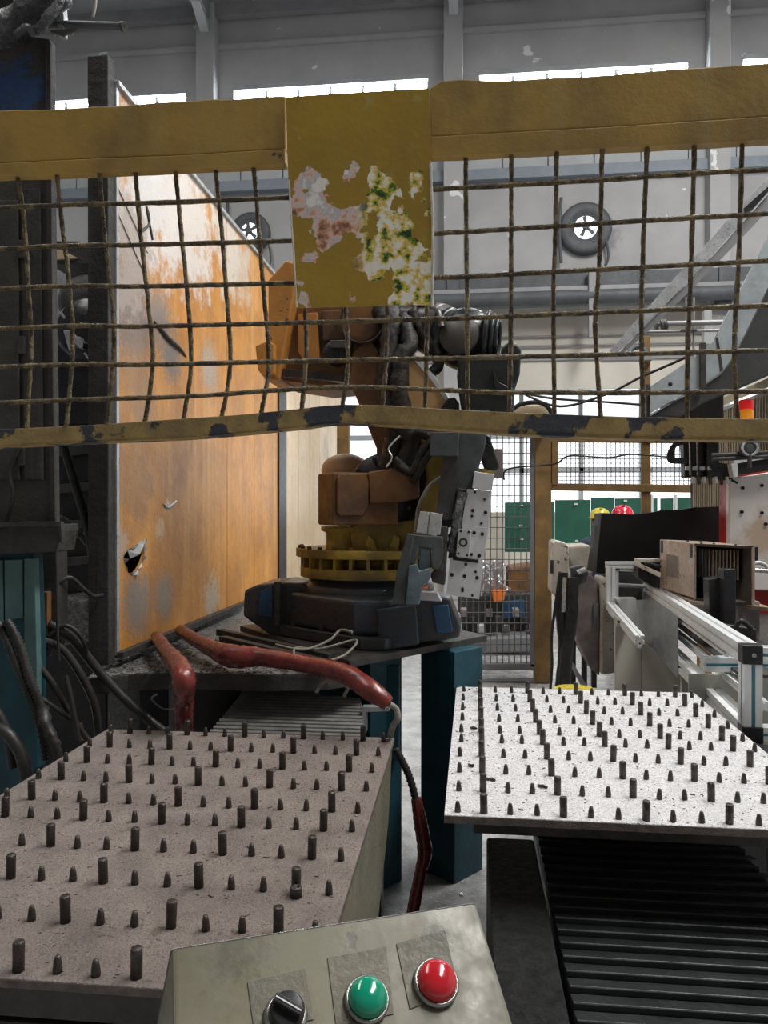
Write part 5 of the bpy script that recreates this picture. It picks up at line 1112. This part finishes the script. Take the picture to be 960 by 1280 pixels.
slab('cabinet_door', [(803, 800), (852, 845), (860, 870), (860, 880), (804, 880)], BY - .45, .03, M['beige_panel'], bevel=.003)
slab('cabinet_door', [(852, 845), (930, 900), (930, 960), (852, 960)], 4.3, .03, M['beige_panel'], bevel=.003)
for x, y in ((773, 777), (801, 803)): c = P(x, y, BY - .46); MB().cyl(c, c - V((0, .01, 0)), .008, n=8).build('screw', M['steel_dark'], t)
t = thing('terminal_tray', tuple(P(812, 705, 5.1)), 'pale tray with a row of dark terminals left of the stained box', 'tray')
MB().prism(px_poly([(797, 699), (826, 699), (826, 703), (797, 703)], 5.1), (0, .1, 0)).build('tray', M['white_dirty'], t, bevel=.002)
MB().prism([P(797, 703, 5.1), P(826, 716, 4.8), P(826, 722, 4.8), P(797, 708, 5.1)], (0, .1, 0)).build('tray_edge', M['white_dirty'], t, bevel=.002)
for k in range(6): c = P(808 + k * 3.2, 704 + k * .8, 5.0); MB().ell(tuple(c), (.012, .015, .012), 8, 6).build('terminal', M['black'], t)
slab('tray_body', [(798, 706), (826, 718), (826, 740), (798, 722)], 5.15, .2, M['black'], bevel=.003)

# stained sheet metal box with cooling fins
B0 = P(868, 749, 4.5); zb, ztb = B0.z, P(868, 681, 4.5).z
B1 = V((P(825, 734, 5.12).x, 5.12, zb)); B2 = V((P(941, 745, 4.22).x, 4.22, zb)); B3 = B1 + B2 - B0
t = thing('fin_box', tuple((B0 + B3) / 2), 'stained sheet metal box with an open side full of cooling fins', 'electrical box')
up = V((0, 0, ztb - zb)); u1 = (B1 - B0); u2 = (B2 - B0); n1 = u2.normalized(); n2 = u1.normalized()
MB().prism([B0, B1, B1 + up, B0 + up], n1 * .006).build('side_sheet', M['box_sheet'], t, bevel=.001)
MB().prism([B0 + up, B1 + up, B3 + up, B2 + up], (0, 0, .006)).build('top_sheet', M['box_sheet'], t, bevel=.001)
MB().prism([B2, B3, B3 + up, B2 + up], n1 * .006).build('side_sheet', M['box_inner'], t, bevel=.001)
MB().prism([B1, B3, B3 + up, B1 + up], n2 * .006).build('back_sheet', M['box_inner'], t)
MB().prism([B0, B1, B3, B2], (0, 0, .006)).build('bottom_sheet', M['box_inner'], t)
for a, b in ((B0, B0 + up), (B2, B2 + up)): MB().bar(a - n2 * .004, b - n2 * .004, .012, .012, n2).build('corner_angle', M['box_sheet'], t)
MB().bar(B0 + up - n2 * .003, B2 + up - n2 * .003, .008, .014).build('front_lip', M['box_inner'], t)
for k in range(14):
    c = B0 + u2 * (.08 + k * .062) + n2 * .10 + up * .62
    MB().prism([c - up * .22, c + up * .30, c + up * .30 + n2 * .3, c - up * .22 + n2 * .3], n1 * .004).build('fin', M['fin'], t)
MB().prism([B0 - n1 * .002 + u1 * .42 + up * .30, B0 - n1 * .002 + u1 * .78 + up * .30, B0 - n1 * .002 + u1 * .78 + up * .74, B0 - n1 * .002 + u1 * .42 + up * .74], -n1 * .001).build('worn_label', M['plate_left'], t)
for f in (.05, .9):
    MB().prism([B0 - n1 * .001 + u1 * f + up * .75, B0 - n1 * .001 + u1 * (f + .06) + up * .75, B0 - n1 * .001 + u1 * (f + .06) + up * 1.0, B0 - n1 * .001 + u1 * f + up * 1.0], -n1 * .004).build('clip', M['black'], t)
for f1, f2 in ((.2, .1), (.5, .2), (.8, .1), (.3, .6), (.7, .8)):
    c = B0 + up + u2 * f1 + u1 * f2 + V((0, 0, .006)); MB().cyl(c, c + V((0, 0, .006)), .007, n=8).build('screw', M['steel_dark'], t)
MB().prism([B0 + V((-.03, -.02, -.006)), B1 + V((-.03, 0, -.006)), B3 + V((.1, 0, -.006)), B2 + V((.1, -.02, -.006))], (0, 0, -.02)).build('base_tray', M['box_sheet'], t, bevel=.001)
t = thing('black_bracket', tuple(P(905, 790, 4.1)), 'two black upright brackets in front of the open finned box', 'bracket')
slab('upright', [(886, 724), (902, 722), (904, 792), (887, 780)], 4.12, .1, M['black'], bevel=.004)
slab('upright', [(905, 712), (920, 712), (920, 806), (905, 794)], 4.05, .1, M['black'], bevel=.004)
slab('foot', [(880, 776), (946, 786), (946, 812), (900, 806)], 4.0, .2, M['black'], bevel=.008)
MB().tube([P(940, 786, 3.9), P(926, 776, 3.9), P(920, 786, 3.9), P(924, 800, 3.9)], .012, 8, 5).build('cable_loop', M['rubber'], t)
slab('side_plate', [(922, 752), (950, 752), (950, 800), (922, 790)], 4.3, .1, M['grey_dirty'], bevel=.004)

# red and white machine at the right edge, with sign plate
t = thing('red_machine', tuple(P(940, 810, 5.3)), 'red machine cabinet with a worn white door at the right edge', 'machine')
slab('cabinet', [(908, 592), (1060, 570), (1060, 860), (908, 830)], 5.36, .16, M['red_machine'], bevel=.01)
slab('door', [(911, 598), (1056, 576), (1056, 740), (930, 738), (911, 700)], 5.30, .06, M['white_machine'], bevel=.01)
slab('top_sign', [(920, 578), (1056, 556), (1056, 574), (922, 594)], 5.2, .06, M['black'], bevel=.004)
slab('sign_edge', [(914, 580), (922, 578), (923, 596), (917, 597)], 5.18, .08, M['alu'], bevel=.003)
slab('sign_edge', [(917, 576), (1056, 553), (1056, 557), (918, 580)], 5.18, .08, M['alu'], bevel=.001)
for x, y in ((927, 640), (952, 641), (957, 655), (928, 610), (952, 607)): c = P(x, y, 5.3); MB().cyl(c, c - V((0, .012, 0)), .011, n=10).build('screw', M['hole'], t)
slab('dark_bracket', [(938, 683), (948, 683), (948, 704), (938, 702)], 5.1, .1, M['black'], bevel=.006)
MB().tube([P(936, 716, 4.9), P(944, 704, 4.9), P(956, 706, 4.9), P(962, 716, 4.9)], .012, 8, 6).build('white_cable', M['white_plate'], t)
MB().cyl(P(934, 712, 4.9), P(965, 714, 4.9), .014, n=8).build('rod', M['silver'], t)

# valve block of black cylinders with cable loops
t = thing('valve_block', tuple(P(878, 580, 5.4)), 'row of black pneumatic cylinders hanging under the near rail at right', 'valve block')
for k in range(4): slab('cylinder', [(854 + k * 9.5, 545), (861 + k * 9.5, 545), (862 + k * 9.5, 597), (856 + k * 9.5, 597)], 5.4 - k * .02, .1, M['black'], bevel=.008)
for k in range(4): slab('bright_clip', [(857 + k * 9.2, 583), (863 + k * 9.2, 583), (863 + k * 9.2, 588), (857 + k * 9.2, 588)], 5.36 - k * .02, .02, M['silver'], bevel=.002)
for k in range(4): MB().cyl(P(861.5 + k * 9.2, 546, 5.38), P(862.5 + k * 9.2, 594, 5.38), .005, n=6).build('bright_rod', M['silver'], t)
slab('block', [(884, 545), (899, 545), (900, 596), (885, 598)], 5.3, .2, M['wrist_black'], bevel=.01)
slab('end_block', [(898, 578), (914, 580), (916, 600), (898, 600)], 5.3, .1, M['black'], bevel=.006)
for k in range(7): MB().cyl(P(866 + k * 7, 596, 5.3), P(867 + k * 7, 604 + (k % 2) * 2, 5.3), .012, n=8).build('fitting', M['steel_dark'] if k % 2 else M['silver'], t)
MB().tube([P(914, 600, 5.3), P(922, 604, 5.3)], .008, 6, 3).build('lever', M['black'], t)
for r_, lb in ((0, 'a'), (4, 'b'), (8, 'c')):
    MB().tube([P(860, 548 + r_ * .6, 5.3), P(846, 552 + r_ * .5, 5.3), P(836 + r_ * .6, 566, 5.3), P(838 + r_ * .7, 577 - r_ * .4, 5.3), P(858, 578 - r_ * .6, 5.3)], .010, 7, 6).build('looped_hose', M['rubber'], t)

# slatted wall with cream rail, beacon and round valve at right
t = thing('slat_wall', tuple(P(900, 620, 6.8)), 'tan slatted wall with a cream top rail rising to the right', 'slatted wall')
MB().prism([P(868, 512, 6.9), P(975, 466, 5.6), P(975, 478, 5.6), P(868, 521, 6.9)], (0, .12, 0)).build('top_rail', M['cream'], t, bevel=.003)
MB().prism([P(868, 523, 6.92), P(975, 482, 5.62), P(975, 487, 5.62), P(868, 527, 6.92)], (0, .08, 0)).build('lower_rail', M['frame_grey'], t, bevel=.002)
for k in range(34):
    f = (k + .5) / 34; Y = 6.95 + (5.65 - 6.95) * f
    a = P(866 + 0 * f, 527, 6.95); b = P(975, 486, 5.65); p = a + (b - a) * f
    MB().bb((p.x, p.y, .75), (p.x + .018, p.y + .03, p.z)).build('slat', M['slat'], t)
a = P(866, 527, 6.95); b = P(975, 486, 5.65)
MB().prism([V((a.x, a.y + .05, .7)), V((b.x, b.y + .05, .7)), V((b.x, b.y + .05, b.z)), V((a.x, a.y + .05, a.z))], (0, .02, 0)).build('backing', M['steel_dark'], t)
t = thing('beacon_light', tuple(P(933, 577, 5.25)), 'stack light with a red lens over an amber lens at the right', 'beacon')
cb = P(933, 524, 4.6)
for y0, y1, mm, nm in ((512, 500, 'beacon_red', 'red_lens'), (524, 512.5, 'beacon_amber', 'amber_lens')):
    a = P(933, y0, 5.25); b = P(933, y1, 5.25); MB().lathe(a, (0, 0, 1), [(.042, 0), (.044, .004), (.044, (b - a).length - .004), (.039, (b - a).length)], 20).build(nm, M[mm], t)
MB().cyl(P(933, 577, 5.25), P(933, 524, 5.25), .012, n=8).build('pole', M['steel_dark'], t)
MB().cyl(P(933, 528, 5.25), P(933, 524, 5.25), .044, n=16).build('base_ring', M['black'], t)
t = thing('round_valve', tuple(P(932, 562, 5.0)), 'small grey round valve head on a stem above the red machine', 'valve')
c = P(937, 560, 5.0); MB().lathe(c + V((0, .05, 0)), (0, -1, 0), [(.05, 0), (.055, .03), (.04, .05), (.02, .055), (.0005, .056)], 20).build('head', M['grey_tool'], t)
MB().ring(c - V((0, .004, 0)), (0, -1, 0), .045, .008, 18, 6).build('bezel', M['channel'], t)
MB().cyl(P(937, 585, 5.0), P(937, 566, 5.0), .014, n=8).build('stem', M['steel_dark'], t)
for x0, yy_ in ((914, 574), (905, 569)): MB().cyl(P(890, yy_, 5.05), P(970, yy_ - 4, 5.05), .014, n=8).build('pipe', M['steel_dark'], t)

# conveyor chute rising to the upper right
CYc = 5.0
t = thing('conveyor_chute', tuple(P(900, 470, CYc)), 'grey galvanised conveyor chute rising to the upper right corner', 'chute')
slab('side_sheet', [(813, 483), (868, 446), (896, 422), (901, 408), (962, 292), (1010, 200), (1010, 265), (962, 355), (919, 442), (903, 464), (877, 482), (840, 501), (813, 517)], CYc, .02, M['chute'], bevel=.002)
slab('trough', [(815, 519), (840, 503), (877, 484), (903, 466), (920, 444), (963, 357), (1010, 268), (1010, 440), (960, 470), (906, 492), (876, 506), (850, 522)], CYc + .03, .9, M['chute_dark'], bevel=.01)
slab('bottom_box', [(838, 500), (905, 492), (905, 540), (838, 540)], CYc + .4, .3, M['chute_dark'], bevel=.01)
slab('upright', [(876, 428), (883, 428), (883, 484), (876, 488)], CYc - .03, .04, M['steel_dark'], bevel=.003)
slab('seam_strip', [(895, 422), (898, 422), (904, 462), (901, 465)], CYc - .006, .006, M['steel_post'], bevel=.001)
slab('end_post', [(808, 480), (813, 480), (813, 530), (808, 530)], CYc + .02, .04, M['steel_dark'], bevel=.002)
MB().ell(tuple(P(838, 480, CYc)), (.014, .008, .014), 8, 6).build('plug', M['black'], t)
t = thing('diagonal_channel', tuple(P(860, 340, 4.9)), 'pale steel channel slanting up to the right above the chute', 'channel')
A_, B_ = (762, 441), (1000, 196)
MB().prism(px_poly([(758, 443), (772, 441), (816, 397), (864, 348), (936, 268), (962, 238), (1000, 195), (985, 195), (932, 250), (880, 308), (820, 373)], 5.0), (0, .03, 0)).build('channel_face', M['channel'], t, bevel=.002)
MB().prism(px_poly([(772, 443), (780, 441), (830, 396), (880, 346), (942, 282), (964, 258), (1004, 212), (1000, 200), (960, 243), (936, 270), (864, 350), (816, 399)], 5.02), (0, .12, 0)).build('channel_web', M['beam_mid'], t, bevel=.002)
MB().prism(px_poly([(932, 266), (940, 262), (966, 234), (966, 228), (930, 260)], 4.98), (0, .01, 0)).build('inner_slot', M['black'], t)
t = thing('pipe_rack', tuple(P(860, 410, 6.6)), 'thin grey pipes and a small valve beside the pale channel', 'pipes')
MB().cyl(P(822, 405, 6.6), P(905, 403, 6.6), .022, n=8).build('pipe', M['beam_mid'], t)
MB().cyl(P(806, 415, 6.7), P(905, 413, 6.7), .012, n=8).build('pipe', M['beam_mid'], t)
for x in (859, 867): MB().cyl(P(x, 520, 6.65), P(x, 372, 6.65), .018 if x == 859 else .01, n=8).build('upright_pipe', M['beam_mid'], t)
for x in (818, 826, 830): MB().cyl(P(x, 406, 6.6), P(x + 3, 405, 6.6), .045, n=10).build('valve_body', M['beam_dark'], t)
slab('clamp', [(852, 411), (872, 411), (872, 414), (852, 414)], 6.6, .06, M['beam_dark'])
slab('column_stub', [(880, 388), (890, 388), (890, 430), (880, 430)], 7.5, .08, M['frame_grey'], bevel=.004)
o = MB().prism(px_poly([(862, 508), (874, 508), (876, 524), (850, 524), (850, 518), (860, 517)], 5.6), (0, .05, 0)).build('warning_plate', M['white_plate'], bevel=.002)
tg(o, 'small white plate with red edge under the chute end', 'plate')
MB().prism(px_poly([(850, 519), (872, 519), (872, 524), (850, 524)], 5.58), (0, .02, 0)).build('red_edge', M['red_machine'], o)
